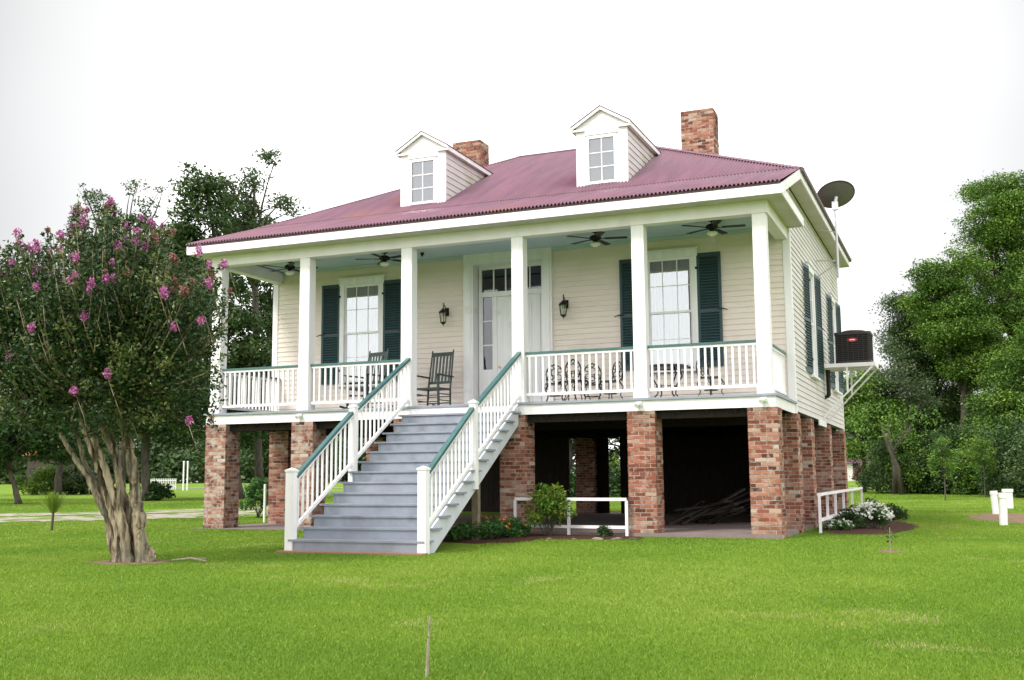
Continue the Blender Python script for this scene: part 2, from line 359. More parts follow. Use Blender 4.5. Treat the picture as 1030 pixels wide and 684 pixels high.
# ------------------------------------------------------------------ house
W, D, YB = 12.35, 2.5, 11.8          # width, porch depth, rear wall
ZF, ZB, ZC, ZCE = 2.65, 2.41, 5.95, 6.23
house = empty('raised_cottage', (-W/2, 5.9, .1), label='cream wooden cottage raised on brick piers with a wide front porch and mauve metal roof', cat='house')
HX, HY, HZ = -W/2, 5.9, .1
def part(mb, name, m, parent=None, **k):
    """mesh given in world coordinates -> child of the house (or of a part whose origin is the house origin)"""
    mb.v = [(x-HX, y-HY, z-HZ) for x, y, z in mb.v]
    return mb.build(name, m, parent or house, **k)
def placed(mb, name, m, loc, rz=0, **k):
    return mb.build(name, m, house, loc=(loc[0]-HX, loc[1]-HY, loc[2]-HZ), rz=rz, **k)
# slab
part(MB().box(-12.6, .02, -.02, 11.9, -.1, .17), 'floor_slab', CONC)
# --- brick piers: every brick is geometry
def pier_mb(w, h, z0=0, seed=0, d=None):
    d = d or w; mb = MB(); rr = random.Random(seed); c = .0745
    n = int(round(h/c)); c = h/n; mb.cur = 1
    mb.box(-w/2+.006, w/2-.006, -d/2+.006, d/2-.006, z0, z0+h); mb.cur = 0
    for i in range(n):
        za, zb = z0+i*c+.007, z0+(i+1)*c-.007
        for side in range(4):
            Ls = w if side in (0, 2) else d; off = (d if side in (0, 2) else w)/2
            bl = .215; xs = [-Ls/2]; x = -Ls/2+(bl if (i+side) % 2 else bl*.5)
            while x < Ls/2-.06: xs.append(x); x += bl
            xs.append(Ls/2)
            if len(xs) > 2 and xs[-1]-xs[-2] < .05: xs.pop(-2)
            for a, b2 in zip(xs[:-1], xs[1:]):
                j = rr.uniform(-.004, .005); t_ = rr.random()
                mb.tint = max(.01, t_); zz = rr.uniform(-.0025, .0025)
                a2, b3 = a+(.007 if a > -Ls/2 else 0), b2-(.007 if b2 < Ls/2 else 0)
                if a > -Ls/2: a2 += rr.uniform(-.003, .003)
                o0, o1 = off-.06, off+j
                if a2 <= -Ls/2+1e-4: a2 += .0015*side
                if b3 >= Ls/2-1e-4: b3 -= .0015*side
                if side == 0: mb.box(a2, b3, -o1, -o0, za+zz, zb+zz)
                elif side == 2: mb.box(a2, b3, o0, o1, za+zz, zb+zz)
                elif side == 1: mb.box(o0, o1, a2, b3, za+zz, zb+zz)
                else: mb.box(-o1, -o0, a2, b3, za+zz, zb+zz)
    mb.tint = 0; return mb
CX = [-.18, -2.47, -4.94, -7.41, -9.88, -12.17]
pw = .53
front_p = [(-.235, .265), (-2.47, .265), (-5.06, .265), (-7.41, .265), (-9.86, .265), (-12.08, .265)]
right_p = [(-.21, 2.48), (-.21, 4.62), (-.21, 8.0), (-.21, 11.45)]
left_p = [(-12.04, 2.6), (-12.04, 7.2), (-12.04, 11.45)]
in_p = [(-9.86, 4.7), (-2.47, 11.45), (-4.94, 11.45), (-7.22, 11.0), (-9.86, 11.45)]
variants = {}
for k, (x, y) in enumerate(front_p+right_p+left_p+in_p):
    v = k % 5 if k >= 6 else 10+k
    if v not in variants:
        variants[v] = pier_mb(pw, 2.32, 0, seed=v).build('brick_pier', [BRICKB if k in (4, 5) else BRICK, MORTAR], house, loc=(x-HX, y-HY, .09-HZ)); o = variants[v]
    else:
        o = variants[v].copy(); COL.objects.link(o); o.parent = house; o.location = (x-HX, y-HY, .09-HZ)
        o.rotation_euler.z = (k % 4)*math.pi/2
# under-floor joists, enclosing dark boards at the rear
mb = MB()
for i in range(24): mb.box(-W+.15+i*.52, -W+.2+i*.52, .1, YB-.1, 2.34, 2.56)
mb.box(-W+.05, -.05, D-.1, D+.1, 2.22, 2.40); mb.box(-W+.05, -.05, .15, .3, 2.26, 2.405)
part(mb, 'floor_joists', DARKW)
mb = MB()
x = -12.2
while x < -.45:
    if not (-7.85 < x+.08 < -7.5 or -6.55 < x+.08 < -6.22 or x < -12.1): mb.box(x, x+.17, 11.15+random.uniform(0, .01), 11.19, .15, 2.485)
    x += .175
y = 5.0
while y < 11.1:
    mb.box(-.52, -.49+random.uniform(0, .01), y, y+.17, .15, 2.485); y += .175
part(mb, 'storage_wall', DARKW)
# --- porch floor
part(MB().box(-W-.04, .04, -.04, D+.02, ZF-.045, ZF), 'porch_floor', GREYP)
mb = MB(); mb.box(-W, 0, 0, .03, ZB, ZF-.047); mb.box(-.03, 0, .032, D, ZB, ZF-.047); mb.box(-W, -W+.03, .032, D, ZB, ZF-.047)
part(mb, 'porch_skirt', TRIM)
# --- lap siding walls
def siding(x0, x1, z0, z1, holes, e=.116, rough=None):
    """boards in the local XZ plane facing -Y"""
    mb = MB(); z = z0
    while z < z1-1e-4:
        zt = min(z+e, z1); iv = [(x0, x1)]
        for hx0, hx1, hz0, hz1 in holes:
            if hz0 < (z+zt)/2 < hz1:
                nv = []
                for a, b2 in iv:
                    if hx1 <= a or hx0 >= b2: nv.append((a, b2)); continue
                    if hx0 > a: nv.append((a, hx0))
                    if hx1 < b2: nv.append((hx1, b2))
                iv = nv
        for a, b2 in iv:
            j = random.uniform(-.0012, .0012)
            mb.add([(a, -.019+j, z), (b2, -.019+j, z), (b2, -.003, zt), (a, -.003, zt), (a, .02, z), (b2, .02, z), (b2, .02, zt), (a, .02, zt)],
                   [(0, 1, 2, 3), (0, 4, 5, 1), (7, 6, 5, 4), (0, 3, 7, 4), (1, 5, 6, 2)])
        z = zt
    return mb
WC = [-9.88, -2.47]                 # front window centres
WZ0, WZ1 = 3.46, 5.76               # glass
holes = [(c-.56, c+.56, WZ0-.1, WZ1+.08) for c in WC]+[(-7.0, -5.2, ZF, 5.98)]
placed(siding(-W, 0, ZF, ZCE+.1, holes), 'front_wall', CREAM, (0, D, 0))
SW = [(5.45, .45), (9.95, .45)]
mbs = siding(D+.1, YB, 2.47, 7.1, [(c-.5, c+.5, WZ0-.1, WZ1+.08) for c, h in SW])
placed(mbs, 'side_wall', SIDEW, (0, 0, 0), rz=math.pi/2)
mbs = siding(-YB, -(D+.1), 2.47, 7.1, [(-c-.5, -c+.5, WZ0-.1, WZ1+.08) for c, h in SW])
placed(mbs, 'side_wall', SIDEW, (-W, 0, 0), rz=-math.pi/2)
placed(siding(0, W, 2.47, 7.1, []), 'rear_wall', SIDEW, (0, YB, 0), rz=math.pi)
# inner shell that keeps the rooms dark, with a floor
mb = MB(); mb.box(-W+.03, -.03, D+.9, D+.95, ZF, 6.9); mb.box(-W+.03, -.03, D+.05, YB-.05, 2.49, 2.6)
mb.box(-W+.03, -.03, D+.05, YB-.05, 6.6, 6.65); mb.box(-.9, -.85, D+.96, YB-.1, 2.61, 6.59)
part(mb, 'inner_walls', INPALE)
# corner boards, sill board
for q in ((-.12, .026, D-.028, D+.11), (-W-.026, -W+.12, D-.028, D+.11), (-.11, .026, YB-.09, YB+.028), (-W-.026, -W+.11, YB-.09, YB+.028)):
    part(MB().box(*q, 2.42, 7.1), 'corner_board', TRIM)
part(MB().box(.021, .045, 6.0, 7.4, 2.34, 2.468), 'sill_board', TRIM)
# porch gable side infill above beam (shadowed boards) and ceiling
def infill():
    mb = MB(); z = ZC+.25
    while z < 7.0:
        y0 = max(0, -.3+(z+.116-6.36)/(7.30-6.385)*2.56+.12)
        if y0 < D-.1:
            mb.add([(y0, -.019, z), (D-.03, -.019, z), (D-.03, -.003, z+.116), (y0, -.003, z+.116), (y0, .02, z), (D-.03, .02, z), (D-.03, .02, z+.116), (y0, .02, z+.116)], [(0, 1, 2, 3), (0, 4, 5, 1), (7, 6, 5, 4), (0, 3, 7, 4), (1, 5, 6, 2)])
        z += .116
    return mb
placed(infill(), 'porch_gable_infill', SOFFIT, (-.04, 0, 0), rz=math.pi/2)
mb = infill(); mb.v = [(-x, y, z) for x, y, z in mb.v]; mb.f = [f[::-1] for f in mb.f]; placed(mb, 'porch_gable_infill', SOFFIT, (-W+.04, 0, 0), rz=-math.pi/2)
mb = MB(); x = -W+.25
while x < -.25:
    mb.box(x, min(x+.088, -.25), .26, D-.03, ZCE+random.uniform(0, .001), ZCE+.02); x += .0905
part(mb, 'porch_ceiling', CEIL)
mb = MB(); mb.box(-W+.28, -.28, D-.06, D-.028, ZCE-.07, ZCE-.002); part(mb, 'ceiling_moulding', CEIL)
# beams
mb = MB(); mb.box(-W+.02, -.02, .02, .25, ZC, ZC+.26); mb.box(-.25, -.022, .252, D-.03, ZC+.001, ZC+.259); mb.box(-W+.022, -W+.25, .252, D-.03, ZC+.001, ZC+.259)
part(mb, 'porch_beam', WHITE)
# boxed eave: soffit + fascia
EX, EY = .315, -.41
mb = MB(); mb.box(-W-EX+.02, EX-.02, EY+.02, .018, ZC+.235, ZC+.262)
mb.box(-.02, EX-.02, .02, D-.03, ZC+.235, ZC+.262); mb.box(-W-EX+.02, -W+.02, .02, D-.03, ZC+.235, ZC+.262)
part(mb, 'eave_soffit', SOFFIT)
mb = MB(); mb.box(-W-EX, EX, EY, EY+.025, 6.17, 6.335)
mb.box(EX-.025, EX, EY+.026, D, 6.17, 6.345); mb.box(-W-EX, -W-EX+.025, EY+.026, D, 6.17, 6.345)
mb.box(.0, EX-.026, D-.03, D-.003, 6.17, 6.345); mb.box(-W-EX+.026, -W, D-.03, D-.003, 6.17, 6.345)
part(mb, 'fascia', WHITE)
# --- roof
YE, ZE, YK, ZK, XK = -.445, 6.405, 2.12, 7.30, .36     # porch eave, break line, side overhang
YR, ZR = 7.15, 9.92; YKB = 2*YR-YK
PIT, AMP = .0762, .021
def corr(x0, x1, f0, f1, n=8, closed=True):
    """corrugated sheet: f0(x), f1(x) give (y,z) of lower and upper end, corrugation runs up the slope"""
    mb = MB(); k = int((x1-x0)/PIT*n); rows = 2; pv = None
    for i in range(k+1):
        x = x0+(x1-x0)*i/k; a = AMP*math.sin(2*math.pi*x/PIT)
        (ya, za), (yb, zb) = f0(x), f1(x)
        mb.v += [(x, ya, za+a), (x, yb, zb+a), (x, ya, za+a-.006)]
        if i:
            q = 3*i; mb.f += [(q-3, q, q+1, q-2), (q-1, q+2, q, q-3)]
    mb.a = [0]*len(mb.f); mb.mi = [0]*len(mb.f); return mb
lim = lambda x: min(YR, YK+max(0., min(x+W+XK, XK-x)))
zof = lambda y: ZK+(y-YK)*(ZR-ZK)/(YR-YK)
part(corr(-W-XK+.02, XK-.02, lambda x: (YE, ZE), lambda x: (YK+.05, ZK+.012)), 'porch_roof', ROOF, smooth=True)
part(corr(-W-XK, XK, lambda x: (YK-.03, ZK+.004), lambda x: (lim(x), zof(lim(x)))), 'main_roof', ROOF, smooth=True)
back = corr(-W-XK, XK, lambda x: (YK-.03, ZK+.004), lambda x: (lim(x), zof(lim(x)))); back.v = [(-W-x, 2*YR-y, z) for x, y, z in back.v]
part(back, 'main_roof', ROOF, smooth=True)
# hip ends
def hip(sign):
    L0 = YKB-YK
    h = corr(0, L0, lambda s: (0, ZK), lambda s: (min(s, L0-s), ZK+min(s, L0-s)*(ZR-ZK)/(YR-YK)))
    h.v = [((XK-d) if sign > 0 else (-W-XK+d), YK+s, z) for s, d, z in h.v]; return h
part(hip(1), 'main_roof', ROOF, smooth=True); part(hip(-1), 'main_roof', ROOF, smooth=True)
# ridge and hip caps
mb = MB(); xr0, xr1 = -W-XK+(YR-YK), XK-(YR-YK)
for p, q in (((xr0, YR, ZR), (xr1, YR, ZR)), ((xr1, YR, ZR), (XK, YK, ZK)), ((xr0, YR, ZR), (-W-XK, YK, ZK)), ((xr1, YR, ZR), (XK, YKB, ZK)), ((xr0, YR, ZR), (-W-XK, YKB, ZK))):
    p = Vector(p)+Vector((0, 0, .012)); q = Vector(q)+Vector((0, 0, .012)); d = (q-p).normalized(); s_ = d.cross(Vector((0, 0, 1))).normalized()*.13
    dz = Vector((0, 0, -.055 if p.z == q.z else -.035)); n = len(mb.v)
    mb.add([p+s_+dz, p, p-s_+dz, q-s_+dz, q, q+s_+dz], [(0, 1, 4, 5), (1, 2, 3, 4)])
part(mb, 'ridge_cap', ROOF)
# rake boards of porch roof, side eaves of main roof
for xx in (XK-.05, -W-XK+.022):
    mb = MB()
    y0, z0, y1, z1 = EY+.003, 6.36, YK, ZK-.025
    mb.add([(xx, y0, z0-.185), (xx+.028, y0, z0-.185), (xx+.028, y0, z0), (xx, y0, z0), (xx, y1, z1-.2), (xx+.028, y1, z1-.2), (xx+.028, y1, z1), (xx, y1, z1)],
           [(0, 1, 2, 3), (7, 6, 5, 4), (0, 4, 5, 1), (1, 5, 6, 2), (2, 6, 7, 3), (3, 7, 4, 0)])
    part(mb, 'rake_board', TRIM)
mb = MB(); mb.box(XK-.05, XK-.02, YK, YKB, ZK-.225, ZK-.03); mb.box(-W-XK+.02, -W-XK+.05, YK, YKB, ZK-.225, ZK-.03)
mb.box(-W-XK+.05, XK-.05, YKB-.03, YKB, ZK-.225, ZK-.03)
part(mb, 'fascia', WHITE)
part(MB().box(XK-.015, XK+.04, YK-.03, YKB, ZK-.075, ZK-.0), 'drip_edge', ROOFE); part(MB().box(-W-XK-.04, -W-XK+.015, YK-.03, YKB, ZK-.075, ZK-.0), 'drip_edge', ROOFE)
mb = MB(); mb.box(.03, XK-.05, YK+.01, YKB-.03, ZK-.215, ZK-.195); mb.box(-W-XK+.05, -W-.03, YK+.01, YKB-.03, ZK-.215, ZK-.195)
mb.box(-W, 0, YB+.02, YKB-.031, ZK-.215, ZK-.195)
part(mb, 'eave_soffit', SOFFIT)
part(MB().box(-W-EX+.03, EX-.03, EY+.012, EY+.035, 6.337, 6.392), 'roof_batten', ROOFE)
# --- chimneys
for cx_ in (-2.93, -9.57):
    v = pier_mb(.86, 1.72, 0, seed=int(abs(cx_)*10), d=.62)
    ch = placed(v, 'chimney', [BRICK, MORTAR], (cx_, 8.0, 9.02))
# --- dormers
def dormer(cx_):
    hw = .59; y0 = 2.6; zb, zt = 7.5, 8.955
    base = MB()
    base.box(-hw, -hw+.24, 0, .06, 0, zt-zb); base.box(hw-.24, hw, 0, .06, 0, zt-zb); base.box(-hw+.24, hw-.24, 0.002, .06, 0, .12); base.box(-hw+.24, hw-.24, .002, .06, 1.13, zt-zb)
    # gable face
    base.add([(-hw-.02, -.004, zt-zb), (hw+.02, -.004, zt-zb), (0, -.004, zt-zb+.345), (-hw-.02, .05, zt-zb), (hw+.02, .05, zt-zb), (0, .05, zt-zb+.345)], [(0, 1, 2), (5, 4, 3), (0, 3, 4, 1), (1, 4, 5, 2), (2, 5, 3, 0)])
    base.box(-hw-.09, -hw+.2, -.06, -.006, 1.30, 1.345); base.box(hw-.2, hw+.09, -.06, -.006, 1.30, 1.345)   # cornice returns
    d = placed(base, 'dormer', TRIM, (cx_, y0, zb))
    s = siding(.06, 2.9, .0, zt-zb, [], .145); s.v = [(hw+.002-y-.02, x, z) for x, y, z in s.v]; s.build('side_siding', SIDEW, d)
    s = siding(.06, 2.9, .0, zt-zb, [], .145); s.v = [(-hw-.002+y+.02, x, z) for x, y, z in s.v]; s.build('side_siding', SIDEW, d)
    r = MB(); e = hw+.10; zl = zt-zb+.015; za = zl+.345+.02
    for sx in (-1, 1):
        L_ = 3.0
        zlo = za-(za-zl)*e/(hw+.02)*1.0
        r.add([(0, -.09, za), (sx*e, -.09, zlo), (sx*e, L_, zlo), (0, L_, za), (0, -.09, za-.02), (sx*e, -.09, zlo-.02), (sx*e, L_, zlo-.02), (0, L_, za-.02)],
              [(0, 1, 2, 3), (7, 6, 5, 4), (0, 4, 5, 1), (1, 5, 6, 2)])
    r.build('dormer_roof', ROOFE, d)
    zlo = za-(za-zl)*e/(hw+.02)
    k = MB(); t_ = .07; yf, yb_ = -.08, -.045; zz = -.022
    A_ = [(-e+.01, zlo+zz), (0, za+zz), (e-.01, zlo+zz), (e-.01, zlo+zz-t_), (0, za+zz-t_), (-e+.01, zlo+zz-t_)]
    k.add([(x, yf, z) for x, z in A_]+[(x, yb_, z) for x, z in A_], [(0, 5, 4, 1), (1, 4, 3, 2), (7, 10, 11, 6), (8, 9, 10, 7), (0, 1, 7, 6), (1, 2, 8, 7), (2, 3, 9, 8), (3, 4, 10, 9), (4, 5, 11, 10), (5, 0, 6, 11)])
    k.build('rake_trim', TRIM, d)
    for sx in (-1, 1):
        k = MB(); x0, x1 = sorted((sx*(e-.032), sx*(e-.012)))
        k.box(x0, x1, -.043, 2.95, zlo-.12, zlo-.022); x0, x1 = sorted((sx*(hw+.003), sx*(e-.034)))
        k.box(x0, x1, -.043, 2.95, zlo-.115, zlo-.10); k.build('eave_trim', TRIM, d)
    wz0, wz1 = .14, 1.11
    f = MB()
    f.box(-.35, -.285, -.02, .03, wz0-.06, wz1+.08); f.box(.285, .35, -.02, .03, wz0-.06, wz1+.08)
    f.box(-.285, .285, -.02, .03, wz1, wz1+.08); f.box(-.285, .285, -.03, .03, wz0-.06, wz0)
    f.box(-.011, .011, -.005, .025, wz0, wz1)
    for q in (1, 2): f.box(-.285, .285, -.004, .024, wz0+(wz1-wz0)*q/3-.011, wz0+(wz1-wz0)*q/3+.011)
    f.box(-.38, .38, -.035, -.001, wz1+.085, wz1+.12)
    f.build('window_frame', TRIM, d)
    MB().box(-.285, .285, .008, .012, wz0, wz1).build('window_pane', GLASSM, d)
    MB().box(-.29, .29, .045, .055, wz0, wz1).build('window_blind', INPALE, d)
    MB().box(-.33, .33, -.06, .002, -.0, .035).build('flashing', ROOFE, d)
for c in (-3.95, -8.35): dormer(c)
# --- windows, shutters
def window(cx_, y_, rz, hw=.47):
    z0, z1 = WZ0, WZ1; h = z1-z0
    f = MB(); c = .115
    f.box(-hw-c, -hw, -.045, .03, -.06, h); f.box(hw, hw+c, -.045, .03, -.06, h)
    f.box(-hw-c-.02, hw+c+.02, -.05, .03, h, h+.15); f.box(-hw-c-.05, hw+c+.05, -.08, -.0, h+.152, h+.18)
    f.box(-hw-c-.03, hw+c+.03, -.09, .03, -.11, -.062)
    wdw = placed(f, 'window', TRIM, (cx_, y_, z0), rz)
    s = MB()
    for (za, zb, yy) in ((h*.5-.02, h, .0), (0, h*.5+.02, .026)):
        s.box(-hw, -hw+.045, yy, yy+.024, za, zb); s.box(hw-.045, hw, yy, yy+.024, za, zb)
        s.box(-hw+.045, hw-.045, yy+.001, yy+.023, zb-.045, zb); s.box(-hw+.045, hw-.045, yy+.001, yy+.023, za, za+.045)
        for q in (1, 2):
            x = -hw+2*hw*q/3; s.box(x-.009, x+.009, yy+.004, yy+.02, za+.045, zb-.045)
        zm = (za+zb)/2; s.box(-hw+.045, hw-.045, yy+.005, yy+.019, zm-.009, zm+.009)
    s.build('sash', TRIM, wdw)
    p = MB(); p.box(-hw+.04, hw-.04, .010, .013, h*.5, h-.02); p.box(-hw+.04, hw-.04, .036, .039, .02, h*.5)
    p.build('window_pane', GLASS, wdw)
    return wdw
def curtain(cx_, y_, rz, hw, lab):
    mb = MB(); n = 60
    for side in (-1, 1):
        base = len(mb.v)
        for i in range(n+1):
            x = side*(hw*i/n); 
            for z in (0, .6, 1.2, 1.8, 2.33):
                pull = 0 if z > 1.2 else (1.2-z)*.10*(1 if side > 0 else .15)*(i/n)
                mb.v.append((x-side*pull*0+side*0, .0+.010*math.sin(i*.8+z*.3)+.004*math.sin(i*2.1), z))
        for i in range(n):
            for k in range(4):
                a = base+i*5+k; mb.f.append((a, a+5, a+6, a+1) if side > 0 else (a+1, a+6, a+5, a))
    mb.a = [0]*len(mb.f); mb.mi = [0]*len(mb.f)
    o = mb.build('curtain', CURT, None, loc=(cx_, y_, WZ0), rz=rz, smooth=True); tag(o, label=lab, cat='curtain', group='white curtains inside the porch windows')
SHW = .50
def shutter(x0, y_, z0, h, rz, wdt=SHW, swing=0, hinge=0):
    """louvred shutter; hinge=0 left edge, 1 right edge; lies against wall facing -Y local"""
    mb = MB(); s = .055; t0, t1 = -.035, 0
    a, b2 = (0, wdt) if hinge == 0 else (-wdt, 0)
    mb.box(a, a+s, t0, t1, 0, h); mb.box(b2-s, b2, t0, t1, 0, h)
    for zz, hh in ((0, .10), (h*.47, .08), (h-.08, .08)): mb.box(a+s, b2-s, t0+.002, t1-.002, zz, zz+hh)
    z = .105
    while z < h-.125:
        if not (h*.47-.05 < z < h*.47+.08):
            mb.add([(a+s, t0+.002, z), (b2-s, t0+.002, z), (b2-s, t1-.006, z+.034), (a+s, t1-.006, z+.034), (a+s, t0+.002, z+.012), (b2-s, t0+.002, z+.012), (b2-s, t1-.006, z+.046), (a+s, t1-.006, z+.046)],
                   [(3, 2, 1, 0), (4, 5, 6, 7), (0, 1, 5, 4), (1, 2, 6, 5), (2, 3, 7, 6), (3, 0, 4, 7)])
        z += .060
    mb.cur = 1; mb.box(a+.01, b2-.01, t1-.003, t1-.001, .02, h-.02); mb.cur = 0  # dark sheet standing in for the shade between the louvres
    o = placed(mb, 'shutter', [GREEN, INNER], (x0[0], x0[1], z0), rz+swing)
    k = MB(); q = b2 if hinge == 0 else a; sg = 1 if hinge == 0 else -1
    k.box(q-.07 if sg > 0 else q-.05, q+.05 if sg > 0 else q+.07, t0-.02, t0-.002, h*.5-.02, h*.5+.005); k.tube([(q+sg*.05, t0-.01, h*.5-.01), (q+sg*.12, t0-.02, h*.5-.04)], .009, 6)
    q = a if hinge == 0 else b2
    for zz in (h*.12, h*.86): k.box(q-.03, q+.03, t0-.012, t0-.001, zz, zz+.05)
    k.build('shutter_hardware', BLACK, o)
    return o
for c in WC:
    window(c, D-.022, 0)
    shutter((c+.585, D-.03), None, 3.43, 2.38, 0, .5, 0, 0)
    shutter((c-.585, D-.03), None, 3.43, 2.38, 0, .5, 0, 1)
curtain(WC[0], D+.10, 0, .5, 'white curtain hanging inside the porch window nearest the crape myrtle')
curtain(WC[1], D+.10, 0, .5, 'white curtain hanging inside the porch window behind the black iron table')
for c, h in SW:
    window(c, 0, math.pi/2, .40); house.children[-1].location = (.022-HX, c-HY, WZ0-HZ)
    shutter((.05, c-.52), None, 3.42, 2.40, math.pi/2, .85 if c < 7 else .7, R_(-6), 1)
    shutter((.05, c+.50), None, 3.42, 2.40, math.pi/2, .62, R_(-5), 0)
for wd in [o for o in bpy.data.objects if o.name.startswith('window') and o.parent == house and abs(o.location.x-(.022-HX)) < 1e-3]:
    wd.location.x = .022-HX
# --- door surround
mb = MB(); dx0, dx1 = -7.22, -5.09
mb.box(dx0, dx0+.24, D-.09, D+.02, ZF, ZCE); mb.box(dx1-.24, dx1, D-.09, D+.02, ZF, ZCE); mb.box(dx0+.24, dx1-.24, D-.088, D+.02, 5.98, ZCE-.001)
mb.box(dx0+.05, dx0+.19, D-.11, D-.091, ZF, ZCE-.15); mb.box(dx1-.19, dx1-.05, D-.11, D-.091, ZF, ZCE-.15)
rx0, rx1 = dx0+.24, dx1-.24; YD = D+.22
mb.box(rx0-.01, rx0, D+.02, YD+.06, ZF, 6.0); mb.box(rx1, rx1+.01, D+.02, YD+.06, ZF, 6.0); mb.box(rx0, rx1, D+.02, YD+.06, 5.975, 6.0)
part(mb, 'door_surround', TRIM)
ix0, ix1 = rx0+.02, rx1-.02
dl, dr = -6.52, -5.56
mb = MB()
mb.box(ix0, ix1, YD-.04, YD+.03, 5.27, 5.38)          # transom bar
mb.box(ix0, ix1, YD-.03, YD+.03, 5.90, 5.975)
for x in (ix0, ix1-.07): mb.box(x, x+.07, YD-.03, YD+.03, ZF, 5.268)
for x in (ix0, ix1-.07): mb.box(x, x+.07, YD-.029, YD+.03, 5.382, 5.898)
mb.box(dl-.09, dl, YD-.032, YD+.03, ZF, 5.268); mb.box(dr, dr+.09, YD-.032, YD+.03, ZF, 5.268)
mb.box(ix0+.07, dl-.09, YD-.015, YD+.02, ZF, 3.62); mb.box(dr+.09, ix1-.07, YD-.015, YD+.02, ZF, 3.62)
mb.box(ix0+.10, dl-.12, YD-.028, YD-.016, ZF+.2, 3.5); mb.box(dr+.12, ix1-.10, YD-.028, YD-.016, ZF+.2, 3.5)
part(mb, 'door_frame', TRIM)
tr = MB(); n = 5; tw = (ix1-ix0-.14)/n
tr.box(ix0+.07, ix1-.07, YD-.005, YD-.002, 5.382, 5.898); trn = part(tr, 'transom_window', GLASSD)
tb = MB()
for i in range(1, n): tb.box(ix0+.07+i*tw-.014, ix0+.07+i*tw+.014, YD-.02, YD+.01, 5.383, 5.897)
tb.v = [(x-HX, y-HY, z-HZ) for x, y, z in tb.v]; tb.build('transom_bar', TRIM, trn)
for a, b2 in ((ix0+.07, dl-.09), (dr+.09, ix1-.07)):
    s = part(MB().box(a, b2, YD-.004, YD, 3.62, 5.268), 'sidelight', GLASSD)
    m2 = MB()
    for q in (1, 2): z = 3.62+1.65*q/3; m2.box(a, b2, YD-.014, YD+.006, z-.011, z+.011)
    m2.box(a, a+.025, YD-.013, YD+.005, 3.62, 5.266); m2.box(b2-.025, b2, YD-.013, YD+.005, 3.62, 5.266)
    m2.v = [(x-HX, y-HY, z-HZ) for x, y, z in m2.v]; m2.build('sidelight_bar', TRIM, s)
mb = MB(); mb.box(dl, dr, YD-.01, YD+.03, ZF+.02, 5.265)
for a, b2 in ((dl+.12, (dl+dr)/2-.05), ((dl+dr)/2+.05, dr-.12)):
    for z0, z1 in ((ZF+.22, ZF+.95), (ZF+1.15, ZF+2.48)):
        mb.box(a, b2, YD-.024, YD-.011, z0, z1); mb.box(a+.05, b2-.05, YD-.032, YD-.0245, z0+.05, z1-.05)
door = part(mb, 'front_door', TRIM)
k = MB(); k.tube([(dl+.07-HX, YD-.01-HY, 3.66-HZ), (dl+.07-HX, YD-.06-HY, 3.66-HZ)], [.012, .03], 10)
k.build('door_knob', mat('brass', (.5, .35, .12), .3, metal=1), door)
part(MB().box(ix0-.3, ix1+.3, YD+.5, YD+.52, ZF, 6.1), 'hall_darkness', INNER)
# --- columns
for x in CX:
    mb = MB(); w_ = .122
    mb.box(-w_, w_, -w_, w_, 0, ZC-ZF); mb.box(-w_-.018, w_+.018, -w_-.018, w_+.018, .001, .13)
    placed(mb, 'column', TRIM, (x, .16, ZF))
# --- railings
BAL = [0]; restb = MB()
def balus(p0, p1, parent, wd=.036):
    """one baluster as its own mesh while under a hundred, then gathered"""
    if BAL[0] < 98:
        BAL[0] += 1
        mb = MB(); mb.box(p0[0]-wd/2-HX, p0[0]+wd/2-HX, p0[1]-wd/2-HY, p0[1]+wd/2-HY, p0[2]-HZ, p1[2]-HZ)
        mb.build('baluster', TRIM, parent)
    else: restb.box(p0[0]-wd/2, p0[0]+wd/2, p0[1]-wd/2, p0[1]+wd/2, p0[2], p1[2])
YRL = .16
def rail_bay(xa, xb):
    r = part(MB().box(xa, xb, YRL-.03, YRL+.03, ZF+.13, ZF+.185), 'railing', TRIM)
    t1 = MB(); t1.box(xa-HX, xb-HX, YRL-.025-HY, YRL+.025-HY, ZF+.90-HZ, ZF+.945-HZ); t1.build('top_rail', TRIM, r)
    t2 = MB(); t2.box(xa-HX, xb-HX, YRL-.045-HY, YRL+.045-HY, ZF+.947-HZ, ZF+.99-HZ); t2.build('handrail', RAILG, r)
    n = 16
    for i in range(n):
        x = xa+(xb-xa)*(i+.5)/n; balus((x, YRL, ZF+.185), (x, YRL, ZF+.90), r)
